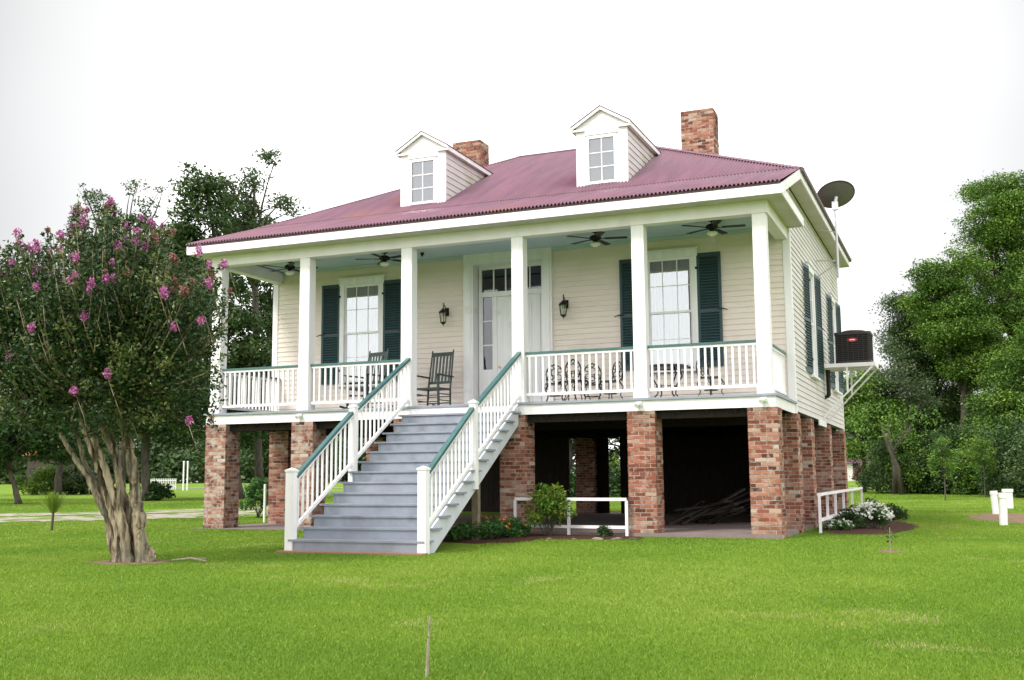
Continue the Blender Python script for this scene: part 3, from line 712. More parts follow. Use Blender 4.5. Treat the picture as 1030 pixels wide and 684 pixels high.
# --- staircase
SX0, SX1 = -7.36, -4.90; RUN, RIS = 4.1/13, 2.65/14
NR = 14
st = MB()
ZS0 = .02
RIS = (ZF-ZS0)/NR
LGREY = mat('pale_grey_paint', (.56, .58, .63), .5, (.47, .49, .54), 2.5, .12, 30, dirt=((.30, .30, .32), 3, .62, .85))
for sx in (SX0+.05, SX1-.05):        # stringers: sawtooth left, closed board right
    st = MB()
    for i in range(1, NR):
        y1 = -RUN*(i-1)-.0; y0 = -RUN*i; zt = ZF-RIS*i-.035
        zl0 = max(ZS0-.05, zt-.42); zl1 = max(ZS0-.05, zt-.42+RIS)
        st.add([(sx, y0, zl0), (sx+.04, y0, zl0), (sx+.04, y0, zt), (sx, y0, zt), (sx, y1, zl1), (sx+.04, y1, zl1), (sx+.04, y1, zt), (sx, y1, zt)],
               [(0, 1, 2, 3), (7, 6, 5, 4), (0, 4, 5, 1), (1, 5, 6, 2), (2, 6, 7, 3), (3, 7, 4, 0)])
    if sx < -6: stair = part(st, 'staircase', GREYP)
    else:
        st = MB(); sg_ = RIS/RUN; ya, yb = -RUN*13-.02, -.04; yc = (ZS0+.02-ZF+.40)/sg_   # where the lower edge meets the ground
        tp_ = lambda y: ZF+sg_*y-.015
        prof = [(ya, ZS0-.03), (ya, tp_(ya)), (yb, tp_(yb)), (yb, tp_(yb)-.40), (yc, ZS0-.03)]
        st.add([(x_, y, z) for x_ in (sx, sx+.045) for y, z in prof], [(0, 1, 2, 3, 4), (9, 8, 7, 6, 5), (0, 5, 6, 1), (1, 6, 7, 2), (2, 7, 8, 3), (3, 8, 9, 4), (4, 9, 5, 0)])
        st.v = [(x-HX, y-HY, z-HZ) for x, y, z in st.v]; st.build('stringer', LGREY, stair)
rs = MB(); top_r = MB()
for i in range(NR):                   # risers; riser i sits under tread i (0 = porch floor)
    y = -RUN*i; zt = ZF-RIS*i-(.047 if i == 0 else .036)
    (rs if i else top_r).box(SX0+.092, SX1-.052, y-.012 if i else -.02, y+.006 if i else -.002, ZF-RIS*(i+1)+.0, zt)
rs.v = [(x-HX, y-HY, z-HZ) for x, y, z in rs.v]; rs.build('risers', GREYP, stair)
top_r.v = [(x-HX, y-HY, z-HZ) for x, y, z in top_r.v]; top_r.build('top_riser', TRIM, stair)
for i in range(1, NR):
    m_ = MB(); y1 = -RUN*(i-1); z = ZF-RIS*i
    m_.box(SX0-.02-HX, SX1+.045-HX, y1-RUN-.04-HY, y1-.014-HY, z-.034-HZ, z-HZ)
    m_.build('tread', GREYP, stair)
def newel(x, y, z0, z1, w_=.17):
    m_ = MB(); h = w_/2
    m_.box(x-h, x+h, y-h, y+h, z0, z1); m_.box(x-h-.013, x+h+.013, y-h-.013, y+h+.013, z1+.001, z1+.028)
    m_.add([(x-h-.01, y-h-.01, z1+.031), (x+h+.01, y-h-.01, z1+.031), (x+h+.01, y+h+.01, z1+.031), (x-h-.01, y+h+.01, z1+.031), (x, y, z1+.07)], [(0, 1, 4), (1, 2, 4), (2, 3, 4), (3, 0, 4), (3, 2, 1, 0)])
    m_.v = [(a-HX, b3-HY, c-HZ) for a, b3, c in m_.v]; m_.build('newel_post', TRIM, stair)
def stair_z(y): return ZF+RIS/RUN*y           # nosing line (y negative)
YN0, YN1 = -4.06, -2.13
for x in (SX0+.01, SX1-.01):
    newel(x-(.03 if x < -6 else 0), YN0, -.03, 1.32, .145); newel(x, YN1, 1.0, 2.50, .125)
    for ya, yb, zoff in ((YN0+.073, YN1-.063, .83), (YN1+.063, .02, .98)):
        za, zb = stair_z(ya), stair_z(yb); ra, rb_ = (.05, .15) if zoff < .9 else (.13, .04); sg = (zb+rb_-za-ra)/(yb-ya)
        o_ = MB(); o_.bar((x-HX, ya-HY, za+ra+.86-HZ), (x-HX, yb-HY, zb+rb_+.86-HZ), .05, .05); o_.bar((x-HX, ya-HY, za+.13-HZ), (x-HX, yb-HY, zb+.13-HZ), .05, .055); r = o_.build('stair_railing', TRIM, stair)
        o_ = MB(); ext = .06 if zoff < .9 else .1
        o_.bar((x-HX, ya-.02-HY, za+ra+.912-.012-HZ), (x-HX, yb+(ext-.02 if zoff > .9 else .0)-HY, zb+rb_+.912+(ext-.02 if zoff > .9 else 0)*sg-HZ), .085, .055); o_.build('handrail', RAILG, stair)
        n = 12 if zoff < .9 else 13
        for i in range(n):
            y = ya+(yb-ya)*(i+.5)/n; z = stair_z(y); m_ = MB()
            balus((x, y, z+.14), (x, y, z+.855+ra+(rb_-ra)*(i+.5)/n), stair, .030)
rail_bay(CX[1]+.135, CX[0]-.135); rail_bay(CX[2]+.135, CX[1]-.135); rail_bay(CX[4]+.135, CX[3]-.135); rail_bay(CX[5]+.135, CX[4]-.135)
for x in (CX[0], CX[5]):
    ya, yb = .16+.135, D-.03
    mb = MB(); mb.box(x-.03, x+.03, ya, yb, ZF+.13, ZF+.185); mb.box(x-.025, x+.025, ya, yb, ZF+.90, ZF+.945); r = part(mb, 'railing', TRIM)
    t2 = MB(); t2.box(x-.045-HX, x+.045-HX, ya-HY, yb-HY, ZF+.947-HZ, ZF+.99-HZ); t2.build('handrail', RAILG, r)
    for i in range(16):
        y = ya+(yb-ya)*(i+.5)/16; restb.box(x-.018, x+.018, y-.018, y+.018, ZF+.185, ZF+.90)
o = part(restb, 'baluster', TRIM); o['kind'] = 'stuff'
# grey support post under the stair
part(MB().box(-5.22, -5.10, -1.55, -1.43, .0, 1.35), 'stair_support_post', mat('weathered_post', (.22, .18, .12), .9, (.14, .12, .08), 8))

# ------------------------------------------------------------------ things on the porch
# ceiling fans
fan = empty('ceiling_fan', (0, 0, 0)); fan_src = fan
MB().lathe([(.02, 0), (.06, -.005), (.07, -.04), (.02, -.06)], n=14).build('canopy', BLACK, fan, smooth=True)
MB().lathe([(.012, -.05), (.012, -.12)], n=8).build('downrod', BLACK, fan)
MB().lathe([(.03, -.10), (.085, -.11), (.12, -.135), (.125, -.18), (.09, -.205), (.05, -.215), (.045, -.25), (.06, -.26)], n=20).build('motor', BLACK, fan, smooth=True)
MB().lathe([(.095, -.262), (.11, -.27), (.10, -.305), (.06, -.335), (.01, -.345)], n=18).build('light_bowl', FROST, fan, smooth=True)
for i in range(5):
    a = 2*math.pi*i/5; mb = MB(); 
    P_ = lambda r, s, z: (r*math.cos(a)-s*math.sin(a), r*math.sin(a)+s*math.cos(a), z)
    mb.add([P_(.20, -.05, -.165), P_(.64, -.068, -.168), P_(.66, 0, -.172), P_(.64, .068, -.178), P_(.20, .05, -.178)]+[P_(.20, -.05, -.172), P_(.64, -.068, -.175), P_(.66, 0, -.179), P_(.64, .068, -.185), P_(.20, .05, -.185)],
           [(0, 1, 2, 3, 4), (9, 8, 7, 6, 5), (0, 5, 6, 1), (1, 6, 7, 2), (2, 7, 8, 3), (3, 8, 9, 4), (4, 9, 5, 0)])
    mb.bar(P_(.10, 0, -.18), P_(.24, 0, -.178), .035, .012)
    mb.build('blade', BLACK, fan)
mb = MB(); mb.tube([(.05, -.05, -.26), (.05, -.05, -.50)], .0035, 5); mb.lathe([(.005, -.50), (.01, -.515), (.004, -.53)], (.05, -.05, 0), 8); mb.tube([(-.03, .06, -.26), (-.03, .06, -.44)], .0035, 5)
mb.build('pull_chain', GALV, fan)
FX = [(-11.12, 'black ceiling fan over the porch end beside the crape myrtle'), (-8.63, 'black ceiling fan above the porch window left of the front door'), (-3.71, 'black ceiling fan above the iron chairs, right of the front door'), (-1.30, 'black ceiling fan nearest the satellite dish, by the corner column')]
for i, (x, lab) in enumerate(FX):
    f = fan if i == 0 else copy_tree(fan)
    f.location = (x, 1.3, ZCE); f.rotation_euler.z = [.35, 1.0, .2, .1][i]
    tag(f, lab, 'ceiling fan', 'ceiling fans under the porch roof')
# small porch camera / sprinkler head on ceiling
mb = MB().lathe([(.045, 0), (.045, -.03), (.03, -.05), (.012, -.09)], n=12)
o = mb.build('ceiling_fixture', BLACK, loc=(-7.95, 1.8, ZCE)); tag(o, 'small black fitting on the blue porch ceiling above the rocking chair by the door', 'light fitting')
# lanterns
lan = empty('wall_lantern', (0, 0, 0))
mb = MB(); mb.box(-.05, .05, -.02, 0, .02, .20); mb.tube([(0, -.02, .10), (0, -.10, .22), (0, -.17, .24), (0, -.20, .17)], .012, 6); mb.tube([(.0, -.02, .17), (-.0, -.07, .17), (0, -.08, .12)], .01, 6)
mb.tube([(0, -.13, .24), (0, -.17, .30), (0, -.21, .27), (0, -.20, .24)], .008, 6)
mb.build('bracket', BLACK, lan)
MB().lathe([(.012, .17), (.03, .15), (.095, .09), (.11, .065), (.10, .06)], (0, -.20, 0), 8).build('lantern_cap', BLACK, lan)
mb = MB()
for i in range(6):
    a = 2*math.pi*i/6; mb.tube([(.092*math.cos(a), -.20+.092*math.sin(a), .065), (.062*math.cos(a), -.20+.062*math.sin(a), -.15)], .007, 4)
mb.lathe([(.066, -.15), (.07, -.16), (.04, -.185), (.012, -.205), (.008, -.235)], (0, -.20, 0), 8)
mb.build('lantern_cage', BLACK, lan)
MB().lathe([(.084, .06), (.056, -.15)], (0, -.20, 0), 12).build('lantern_glass', GLASSL, lan)
MB().lathe([(.015, -.14), (.018, -.03), (.004, .0)], (0, -.20, 0), 8).build('bulb', FROST, lan)
lan.location = (-7.66, D-.02, 4.85); tag(lan, 'black wall lantern above the rocking chair, left of the front door', 'wall lantern', 'lanterns either side of the front door')
copy_tree(lan, (-4.78, D-.02, 4.83), label='black wall lantern right of the front door, above the iron chairs')
# rocking chairs
rc = empty('rocking_chair', (0, 0, 0))   # faces -Y locally
mb = MB()
for sx in (-.26, .26):
    pts = [(sx, -.42+.9*i/8, .035+.10*((i/8-.45)**2)*2.2) for i in range(9)]
    for p, q in zip(pts[:-1], pts[1:]): mb.bar(p, q, .028, .035)
mb.build('rocker', CHAIRG, rc)
for sx in (-.26, .26):
    MB().bar((sx, -.22, .05), (sx, -.24, .66), .036, .036).build('front_leg', CHAIRG, rc)
    MB().tube([(sx, .20, .05), (sx*.96, .22, .45), (sx*.92, .36, 1.20)], [.019, .020, .015], 8).build('back_post', CHAIRG, rc)
mb = MB(); mb.box(-.27, .27, -.25, .22, .40, .43); mb.build('seat', CHAIRG, rc)
for sx in (-.27, .27): MB().bar((sx, -.29, .675), (sx*.97, .27, .665), .075, .022).build('armrest', CHAIRG, rc)
mb = MB(); mb.bar((-.24, .345, 1.12), (.24, .345, 1.12), .022, .075, (0, 0, 1)); mb.bar((-.25, .25, .56), (.25, .25, .56), .022, .05)
for i in range(6):
    x = -.19+.38*i/5; mb.bar((x, .252, .57), (x, .343, 1.11), .04, .012, (0, 1, 0))
mb.build('backrest', CHAIRG, rc)
mb = MB()
for z in (.16, .28): mb.bar((-.26, -.225, z), (.26, -.225, z), .018, .018); mb.bar((-.26, .205, z), (.26, .205, z), .018, .018); mb.bar((-.26, -.225, z+.03), (-.26, .205, z+.03), .018, .018); mb.bar((.26, -.225, z+.03), (.26, .205, z+.03), .018, .018)
mb.build('stretcher', CHAIRG, rc)
rc.scale = (1.13, 1.13, 1.13); rc.location = (-7.52, 1.5, ZF); rc.rotation_euler.z = R_(-6); tag(rc, 'dark green rocking chair at the head of the stairs, left of the front door', 'rocking chair', 'dark rocking chairs on the porch')
copy_tree(rc, (-8.82, .85, ZF), R_(-14), label='dark green rocking chair behind the railing left of the stairs, before a window')
# cast iron chairs + table
ic = empty('iron_chair', (0, 0, 0))
def ring(mb, c, r, rad=.009, n=12, plane='xz', sx=1., sz=1.):
    pts = []
    for i in range(n+1):
        a = 2*math.pi*i/n
        pts.append((c[0]+r*sx*math.cos(a), c[1], c[2]+r*sz*math.sin(a)) if plane == 'xz' else (c[0]+r*math.cos(a), c[1]+r*math.sin(a), c[2]))
    mb.tube(pts, rad, 5, cap=False)
MB().lathe([(.17, .43), (.205, .435), (.20, .455), (.15, .45)], n=18).build('seat', IRON, ic)
mb = MB()
for q, tp in ((-1, -.19), (1, -.19)):
    pass
ring(mb, (0, .20, .66), .17, .012, 16, sx=1.05, sz=1.15); ring(mb, (0, .20, .70), .075, .010, 10); ring(mb, (-.09, .20, .60), .055, .010, 8); ring(mb, (.09, .20, .60), .055, .010, 8)
ring(mb, (0, .20, .55), .045, .010, 8); ring(mb, (-.10, .20, .74), .045, .009, 8); ring(mb, (.10, .20, .74), .045, .009, 8); ring(mb, (0, .20, .83), .04, .010, 8)
mb.tube([(-.15, .17, .45), (-.175, .20, .58)], .013, 6); mb.tube([(.15, .17, .45), (.175, .20, .58)], .013, 6)
mb.build('backrest', IRON, ic)
for sx in (-1, 1):
    for sy in (-1, 1):
        MB().tube([(sx*.13, sy*.13, .44), (sx*.19, sy*.18, .33), (sx*.14, sy*.14, .17), (sx*.20, sy*.20, .03), (sx*.23, sy*.22, .0)], [.015, .013, .011, .010, .016], 6).build('leg', IRON, ic)
mb = MB(); ring(mb, (0, 0, .20), .13, .008, 12, 'xy')
for sx in (-1, 1): ring(mb, (sx*.16, -.13, .37), .045, .007, 8)
mb.build('leg_ring', IRON, ic)
chs = [(-4.62, 1.25, 20, 'black cast iron chair closest to the front door, behind the railing'), (-3.98, 1.75, -160, 'black cast iron chair set back against the siding below the right wall lantern'),
       (-3.42, 1.2, -35, 'black cast iron chair behind the column left of the right-hand porch window'), (-1.42, 1.3, 60, 'black cast iron chair right of the iron table, nearest the corner column'), (-3.98, .85, 170, 'black cast iron chair turned with its back to the railing, between two other iron chairs')]
for i, (x, y, a, lab) in enumerate(chs):
    o = ic if i == 0 else copy_tree(ic)
    o.location = (x, y, ZF); o.rotation_euler.z = R_(a); tag(o, lab, 'chair', 'cast iron chairs on the porch')
tb_ = empty('iron_table', (-2.28, 1.25, ZF), label='round black cast iron table behind the railing right of the second column', cat='table')
mb = MB().lathe([(.40, .655), (.44, .66), (.44, .70), (.41, .71), (.02, .712)], n=28); mb.build('tabletop', IRON, tb_)
for i in range(4):
    a = math.pi/4+math.pi/2*i; c_, s_ = math.cos(a), math.sin(a)
    MB().tube([(c_*r, s_*r, z) for r, z in ((.30, .66), (.36, .52), (.22, .32), (.20, .16), (.34, .02), (.38, .0))], [.02, .018, .015, .014, .016, .02], 6).build('leg', IRON, tb_)
mb = MB(); ring(mb, (0, 0, .30), .21, .01, 14, 'xy'); ring(mb, (0, 0, .60), .34, .008, 16, 'xy'); mb.build('leg_ring', IRON, tb_)
# small bench-table low between the chairs
tb2 = empty('side_table', (-4.28, 1.2, ZF), label='low black iron side table among the cast iron chairs', cat='side table')
MB().lathe([(.20, .46), (.23, .465), (.23, .48), (.02, .485)], n=20).build('tabletop', IRON, tb2)
for i in range(3):
    a = 2*math.pi*i/3; MB().tube([(.15*math.cos(a), .15*math.sin(a), .465), (.08*math.cos(a), .08*math.sin(a), .25), (.19*math.cos(a), .19*math.sin(a), 0)], .011, 6).build('leg', IRON, tb2)
# white flood fittings below column bases
names_ = ['below the corner column nearest the satellite dish', 'below the column between the two right-hand railings', 'below the column at the right side of the stairs', None, 'below the column between the two left-hand railings', None]
first = None
for i in (0, 1, 2, 4):
    x = CX[i]-.02
    mb = MB(); mb.box(-.05, .05, -.03, 0, -.03, .03); mb.tube([(-.02, -.03, 0), (-.03, -.11, -.05)], [.03, .045], 10); mb.tube([(.03, -.03, 0), (.05, -.09, -.03)], [.022, .03], 8)
    o = mb.build('flood_light', PVC, loc=(x, -.004, ZF-.10)); tag(o, 'small white twin flood light '+names_[i], 'flood light', 'flood lights on the porch skirt')

# ------------------------------------------------------------------ satellite dish
dsh = empty('satellite_dish', (.50, 7.1, 5.9), label='dark grey satellite dish on a pole fixed to the side wall', cat='satellite dish')
mb = MB(); el = R_(58); dd = Vector((-math.sin(YAW)*math.cos(el), math.cos(YAW)*math.cos(el), math.sin(el))); rt = Vector((math.cos(YAW), math.sin(YAW), 0)); uu = rt.cross(dd)
vs = []; fs = []; n = 32; rings_ = 8; c0 = Vector((0.02, .05, 2.05)); c1_ = c0
for th_ in (0, .012):
    vs.append(c0+dd*(-.07+th_))
    for r in range(1, rings_+1):
        for j in range(n):
            q = r/rings_; a = 2*math.pi*j/n; vs.append(c0+(rt*math.cos(a)+uu*math.sin(a)*1.0)*.46*q+dd*(-.07+.07*q*q+th_))
m0 = 1+rings_*n
for s0, flip in ((0, 1), (m0, 0)):
    for j in range(n):
        f = (s0, s0+1+j, s0+1+(j+1) % n); fs.append(f[::-1] if flip else f)
        for r in range(rings_-1):
            a = s0+1+r*n; f = (a+j, a+n+j, a+n+(j+1) % n, a+(j+1) % n); fs.append(f[::-1] if flip else f)
for j in range(n):
    a = 1+(rings_-1)*n; fs.append((a+j, m0+a+j, m0+a+(j+1) % n, a+(j+1) % n))
mb.add(vs, fs); mb.build('reflector', DISHM, dsh, smooth=True)
mb = MB(); mb.tube([(0, 0, 0), (0, 0, 1.72)], .03, 10); mb.build('pole', GALV, dsh)
mb = MB(); mb.box(-.07, .07, -.05, .05, 1.66, 1.86); mb.tube([(0, 0, 1.8), c0-dd*.075], .04, 8); mb.build('mount_bracket', GALV, dsh)
mb = MB(); mb.tube([(0, 0, .42), (-.5, 0, .45)], .016, 6); mb.tube([(0, 0, .36), (-.5, 0, .05)], .014, 6); mb.tube([(0, 0, 1.12), (-.18, 0, 1.15)], .012, 6); mb.tube([(0, 0, 1.10), (-.4, -.25, 1.17)], .007, 5); mb.build('wall_brace', GALV, dsh)
mb = MB(); e_ = c0+dd*.42-uu*.05; mb.tube([c0-uu*.43, e_], .012, 6); mb.tube([e_-dd*.05, e_+dd*.04], .035, 8); mb.build('receiver_arm', GALV, dsh)

# ------------------------------------------------------------------ air conditioner on its platform
pf = empty('wall_platform', (.02, 7.0, 3.8), label='white metal bracket platform bolted to the side wall under the air conditioner', cat='platform')
PX = 1.22
mb = MB(); mb.box(0, PX, 0, .05, -.06, .03); mb.box(0, PX, 1.05, 1.10, -.06, .03); mb.box(PX-.05, PX, .05, 1.05, -.059, .029); mb.box(0, .05, .05, 1.05, -.059, .029)
for i in range(5): mb.box(.052, PX-.052, .10+i*.19, .24+i*.19, .0, .031)
mb.build('deck', WHITE, pf)
for y in (.025, 1.075):
    mb = MB(); mb.bar((PX-.05, y, -.05), (0, y, -1.25), .035, .035); mb.box(.56, .60, y-.02, y+.02, -.66, -.058); mb.build('strut', WHITE, pf)
ac = empty('air_conditioner', (.75, 7.5, 3.835), label='dark brown air conditioner unit standing on the wall platform', cat='air conditioner')
mb = MB(); hwx, h_ = .41, .74
def rbox(mb, hx, hy, z0, z1, r, n=5):
    prof = []
    for cx_, cy_, a0 in ((hx-r, hy-r, 0), (-hx+r, hy-r, 90), (-hx+r, -hy+r, 180), (hx-r, -hy+r, 270)):
        for k in range(n+1):
            a = R_(a0+90*k/n); prof.append((cx_+r*math.cos(a), cy_+r*math.sin(a)))
    m = len(prof); mb.add([(x, y, z) for z in (z0, z1) for x, y in prof], [(i, (i+1) % m, (i+1) % m+m, i+m) for i in range(m)]+[tuple(range(m))[::-1], tuple(range(m, 2*m))])
rbox(mb, .385, .385, .03, h_-.05, .07); mb.build('coil', mat('coil_dark', (.012, .010, .011), .7), ac)
mb = MB(); rbox(mb, .41, .41, 0, .06, .08); mb.build('base_pan', ACM, ac)
mb = MB(); rbox(mb, .42, .42, h_-.06, h_, .09); mb.build('top_cover', ACM, ac)
mb = MB()
for i in range(14):
    z = .09+i*.045
    for s_ in (-1, 1): mb.box(-.35, .35, s_*.405-.006, s_*.405+.006, z, z+.010); mb.box(s_*.405-.006, s_*.405+.006, -.35, .35, z, z+.010)
for i in range(7):
    x = -.35+i*.7/6
    for s_ in (-1, 1): mb.box(x-.006, x+.006, s_*.398-.004, s_*.398+.004, .06, h_-.06); mb.box(s_*.398-.004, s_*.398+.004, x-.006, x+.006, .06, h_-.06)
mb.build('grille', ACM, ac)
mb = MB(); mb.lathe([(.32, h_), (.32, h_+.03), (.25, h_+.065), (.08, h_+.075), (.01, h_+.075)], n=24); mb.build('fan_guard', ACM, ac)
mb = MB(); mb.cur = 0
mb.add([(.11*math.cos(2*math.pi*j/20), -.418, .55+.05*math.sin(2*math.pi*j/20)) for j in range(20)]+[(.11*math.cos(2*math.pi*j/20), -.410, .55+.05*math.sin(2*math.pi*j/20)) for j in range(20)],
       [tuple(range(20))[::-1]]+[(j, (j+1) % 20, 20+(j+1) % 20, 20+j) for j in range(20)])
mb.cur = 1; mb.box(-.06, .06, -.421, -.4185, .538, .562)
mb.build('emblem', [PETAL_RED, WHITEP], ac)
mb = MB(); mb.tube([(.10, 7.55, 3.74), (.10, 7.6, 3.2), (.08, 7.6, 3.1), (-.01, 7.55, 3.07)], .045, 8); mb.tube([(.14, 7.62, 3.74), (.13, 7.62, 3.12), (.01, 7.62, 3.05)], .02, 6)
o = mb.build('coolant_pipe', BLACK); tag(o, 'black insulated pipe running down the side wall from the air conditioner', 'pipe')

# ------------------------------------------------------------------ white rail fences
def rail_fence(name, pts, zt, lab, hr=(.38, .80), pw_=.05):
    e = empty(name, onground(pts[0]), label=lab, cat='fence', group='low white rail fences')
    ox, oy, oz = e.location; zs = [float(terrain(*p)) for p in pts]
    for (x, y), z in zip(pts, zs): MB().box(x-ox-pw_/2, x-ox+pw_/2, y-oy-pw_/2, y-oy+pw_/2, z-oz-.05, z-oz+zt).build('post', WHITE, e)
    for h in hr:
        mb = MB()
        for i in range(len(pts)-1): pass
        p, q = pts[0], pts[-1]; dx_, dy_ = q[0]-p[0], q[1]-p[1]; l = math.hypot(dx_, dy_)
        off = (-dy_/l*0.0, dx_/l*0.0)
        mb.bar((p[0]-ox, p[1]-oy-.0, zs[0]-oz+zt*h), (q[0]-ox, q[1]-oy, zs[-1]-oz+zt*h), .055, .055) if h < .9 else mb.bar((p[0]-ox-.0, p[1]-oy, zs[0]-oz+zt+.02), (q[0]-ox, q[1]-oy, zs[-1]-oz+zt+.02), .07, .055)
        mb.build('rail', WHITE, e)
    return e
fl = rail_fence('rail_fence', [(-4.95, -.13), (-3.87, -.13), (-2.74, -.13)], .66, 'low white rail fence between the two brick piers right of the stairs', (.26, 1.0))
fr = rail_fence('rail_fence', [(.42, 2.2), (.42, 3.5), (.42, 5.0), (.42, 6.7), (.42, 8.8), (.42, 11.5)], .72, 'low white rail fence along the brick piers at the side of the house', (.35, 1.0))

# ------------------------------------------------------------------ lumber and clutter under the house
def plank_pile():
    e = empty('lumber_pile', (-2.6, 4.5, .17), label='heap of grey boards leaning under the house behind the right-hand brick piers', cat='lumber')
    rr = random.Random(3)
    for i in range(16):
        x = rr.uniform(-.25, .95); y = rr.uniform(-.7, .9); a = rr.uniform(-.9, .9); l = rr.uniform(.7, 1.7); t_ = rr.uniform(.02, .5)
        d = Vector((math.cos(a)*math.cos(t_), math.sin(a)*math.cos(t_), math.sin(t_)))
        p = Vector((x, y, .03+.045*i*.5))-d*l*.5; 
        if p.z < .02: p.z = .02
        MB().bar(p, p+d*l, rr.uniform(.09, .2), .04).build('board', GREYW, e)
plank_pile()
o = MB().bar((0, 0, 0), (.18, .5, 2.0), .12, .03).build('leaning_plank', GREYW, loc=(-3.75, 4.6, .17)); tag(o, 'single grey plank standing upright in the dark behind the lumber heap', 'plank')
o = MB().tube([(0, 0, 0), (0, 0, .95)], .035, 10).build('white_stake', PVC, loc=onground(gp(266, 526))); tag(o, 'white plastic stake beside the shrub under the left end of the porch', 'stake')

# ------------------------------------------------------------------ pipes on the right
for i, (px, pb_, pt_, wpx, tilt, lab) in enumerate([(1009.5, 528.5, 496, 8.0, .03, 'white plastic vent pipe standing nearest, front of the three on the bare soil'), (1002, 517.5, 494, 6.5, -.05, 'white plastic vent pipe leaning at the left of the three'), (1014.5, 511.5, 492, 9.5, .0, 'thick white capped plastic pipe furthest back of the three on the bare soil')]):
    p = gp(px, pb_); d = float(np.dot(p-CAM, CF)); h = (pb_-pt_)*d/FPX; r = wpx/2*d/FPX
    e = empty('vent_pipe', onground(p), label=lab, cat='pipe', group='white pipes on the bare soil patch')
    MB().tube([(0, 0, -.05), (tilt*h, 0, h*.86)], r, 14).build('pipe', PVC, e); MB().tube([(tilt*h*.84, 0, h*.84), (tilt*h, 0, h)], r*1.14, 14).build('cap', PVC, e)

# ------------------------------------------------------------------ vegetation builders
def spread(centers, rads, per, flat=.8, shell=.25):
    """points filling ellipsoidal clumps"""
    out_ = []; T = []
    for c, r in zip(centers, rads):
        n = max(4, int(per*r*r)); v = rng.normal(size=(n, 3)); v /= np.linalg.norm(v, axis=1)[:, None]
        q = rng.uniform(shell, 1, n)**.55*np.where(rng.random(n) < .18, rng.uniform(1., 1.6, n), 1)
        out_.append(np.asarray(c)+v*q[:, None]*np.array([r, r, r*flat])); T.append(np.clip(rng.normal(rng.uniform(.25, .75), .2, n), .02, 1))
    return np.concatenate(out_), np.concatenate(T)
def tree(name, base, lobes, nclump, crad, per, leaf, lm, bark, trunk_r, lab=None, cat='tree', group=None, split=.35, limbs=40, lean=None, sparse=None, seed=0, minbr=.012):
    """lobes: list of (centre xyz, (rx,ry,rz)); clumps fill the lobes, limbs run to them"""
    rr = np.random.default_rng(seed+5)
    base = np.asarray(base, float); e = empty(name, tuple(base), label=lab, cat=cat, group=group)
    vol = np.array([l[1][0]*l[1][1]*l[1][2] for l in lobes])**.8; pr = vol/vol.sum(); C_ = []
    while len(C_) < nclump:
        c, r = lobes[rr.choice(len(lobes), p=pr)]; v = rr.normal(size=3); v /= np.linalg.norm(v); q = rr.uniform(.15, 1)**.3
        C_.append(np.asarray(c)+v*q*np.asarray(r))
    C_ = np.array(C_)-base; rad_ = rr.uniform(.4, 1.35, len(C_))*crad
    P, T = spread(C_, rad_, per, flat=.5, shell=.1)
    quads('crown', leaf_quads(P, leaf), T, lm, e)
    cen = C_.mean(0); top = C_[:, 2].max(); zs = C_[:, 2].min()
    fork = np.array([cen[0]*.5, cen[1]*.5, max(zs*.9, top*split)])
    mb = MB(); ln = np.zeros(3) if lean is None else np.asarray(lean)
    k = 6; tp = [fork*(i/k)+np.array([rr.normal()*.12*trunk_r, rr.normal()*.12*trunk_r, 0])*(0 < i < k) for i in range(k+1)]
    apex = np.array([cen[0], cen[1], top*.88]); tp2 = [fork+(apex-fork)*(i/5)+rr.normal(size=3)*trunk_r*.5*(i < 5) for i in range(1, 6)]
    mb.tube([tuple(p) for p in tp+tp2], [trunk_r*1.15]+[trunk_r*(.85-.2*i/k) for i in range(1, k+1)]+[trunk_r*(.62-.52*i/5) for i in range(1, 6)], 10, rough=.06)
    mb.build('trunk', bark, e, smooth=True)
    mb = MB(); idx = rr.choice(len(C_), min(limbs, len(C_)), replace=False)
    for i in idx:
        c = C_[i]; f_ = rr.uniform(.0, .8); s_ = fork+(apex-fork)*f_*min(1, max(.1, (c[2]-fork[2])/(apex[2]-fork[2]+.01)))
        mid = (s_+c)/2+np.array([0, 0, .12*np.linalg.norm(c-s_)])+rr.normal(size=3)*.05*np.linalg.norm(c-s_)
        r0 = max(minbr*1.5, trunk_r*.42*(1-f_*.5)); q1 = s_*.55+mid*.45+rr.normal(size=3)*.03; 
        mb.tube([tuple(s_), tuple(q1), tuple(mid), tuple((mid+c)/2+rr.normal(size=3)*.08*crad), tuple(c)], [r0, r0*.8, r0*.55, r0*.35, minbr], 6)
    mb.build('limbs', bark, e, smooth=True)
    return e
def lob(px, py, rpx, d, rpy=None, rd=None):
    k = d/FPX; return (at(px, py, d), (rpx*k, (rd or rpx)*k, (rpy or rpx)*k))
def gbase(px, d):
    p = at(px, 481, d); return np.array([p[0], p[1], float(terrain(p[0], p[1]))])
G1 = 'tall trees behind the left end of the house'
tree('oak_tree', gbase(238, 58), [lob(205, 225, 26, 58, 38), lob(208, 285, 36, 58, 50), lob(215, 360, 55, 58, 60), lob(245, 400, 38, 58, 40), lob(186, 172, 7, 58, 8), lob(204, 188, 14, 58, 12), lob(180, 260, 22, 58, 30), lob(175, 320, 30, 58, 50)], 290, 1.0, 210, .26, LEAF_OAK, BARK, .45,
     'tall dark oak with a thick pale trunk seen between the brick piers at the left', group=G1, split=.3, seed=1)
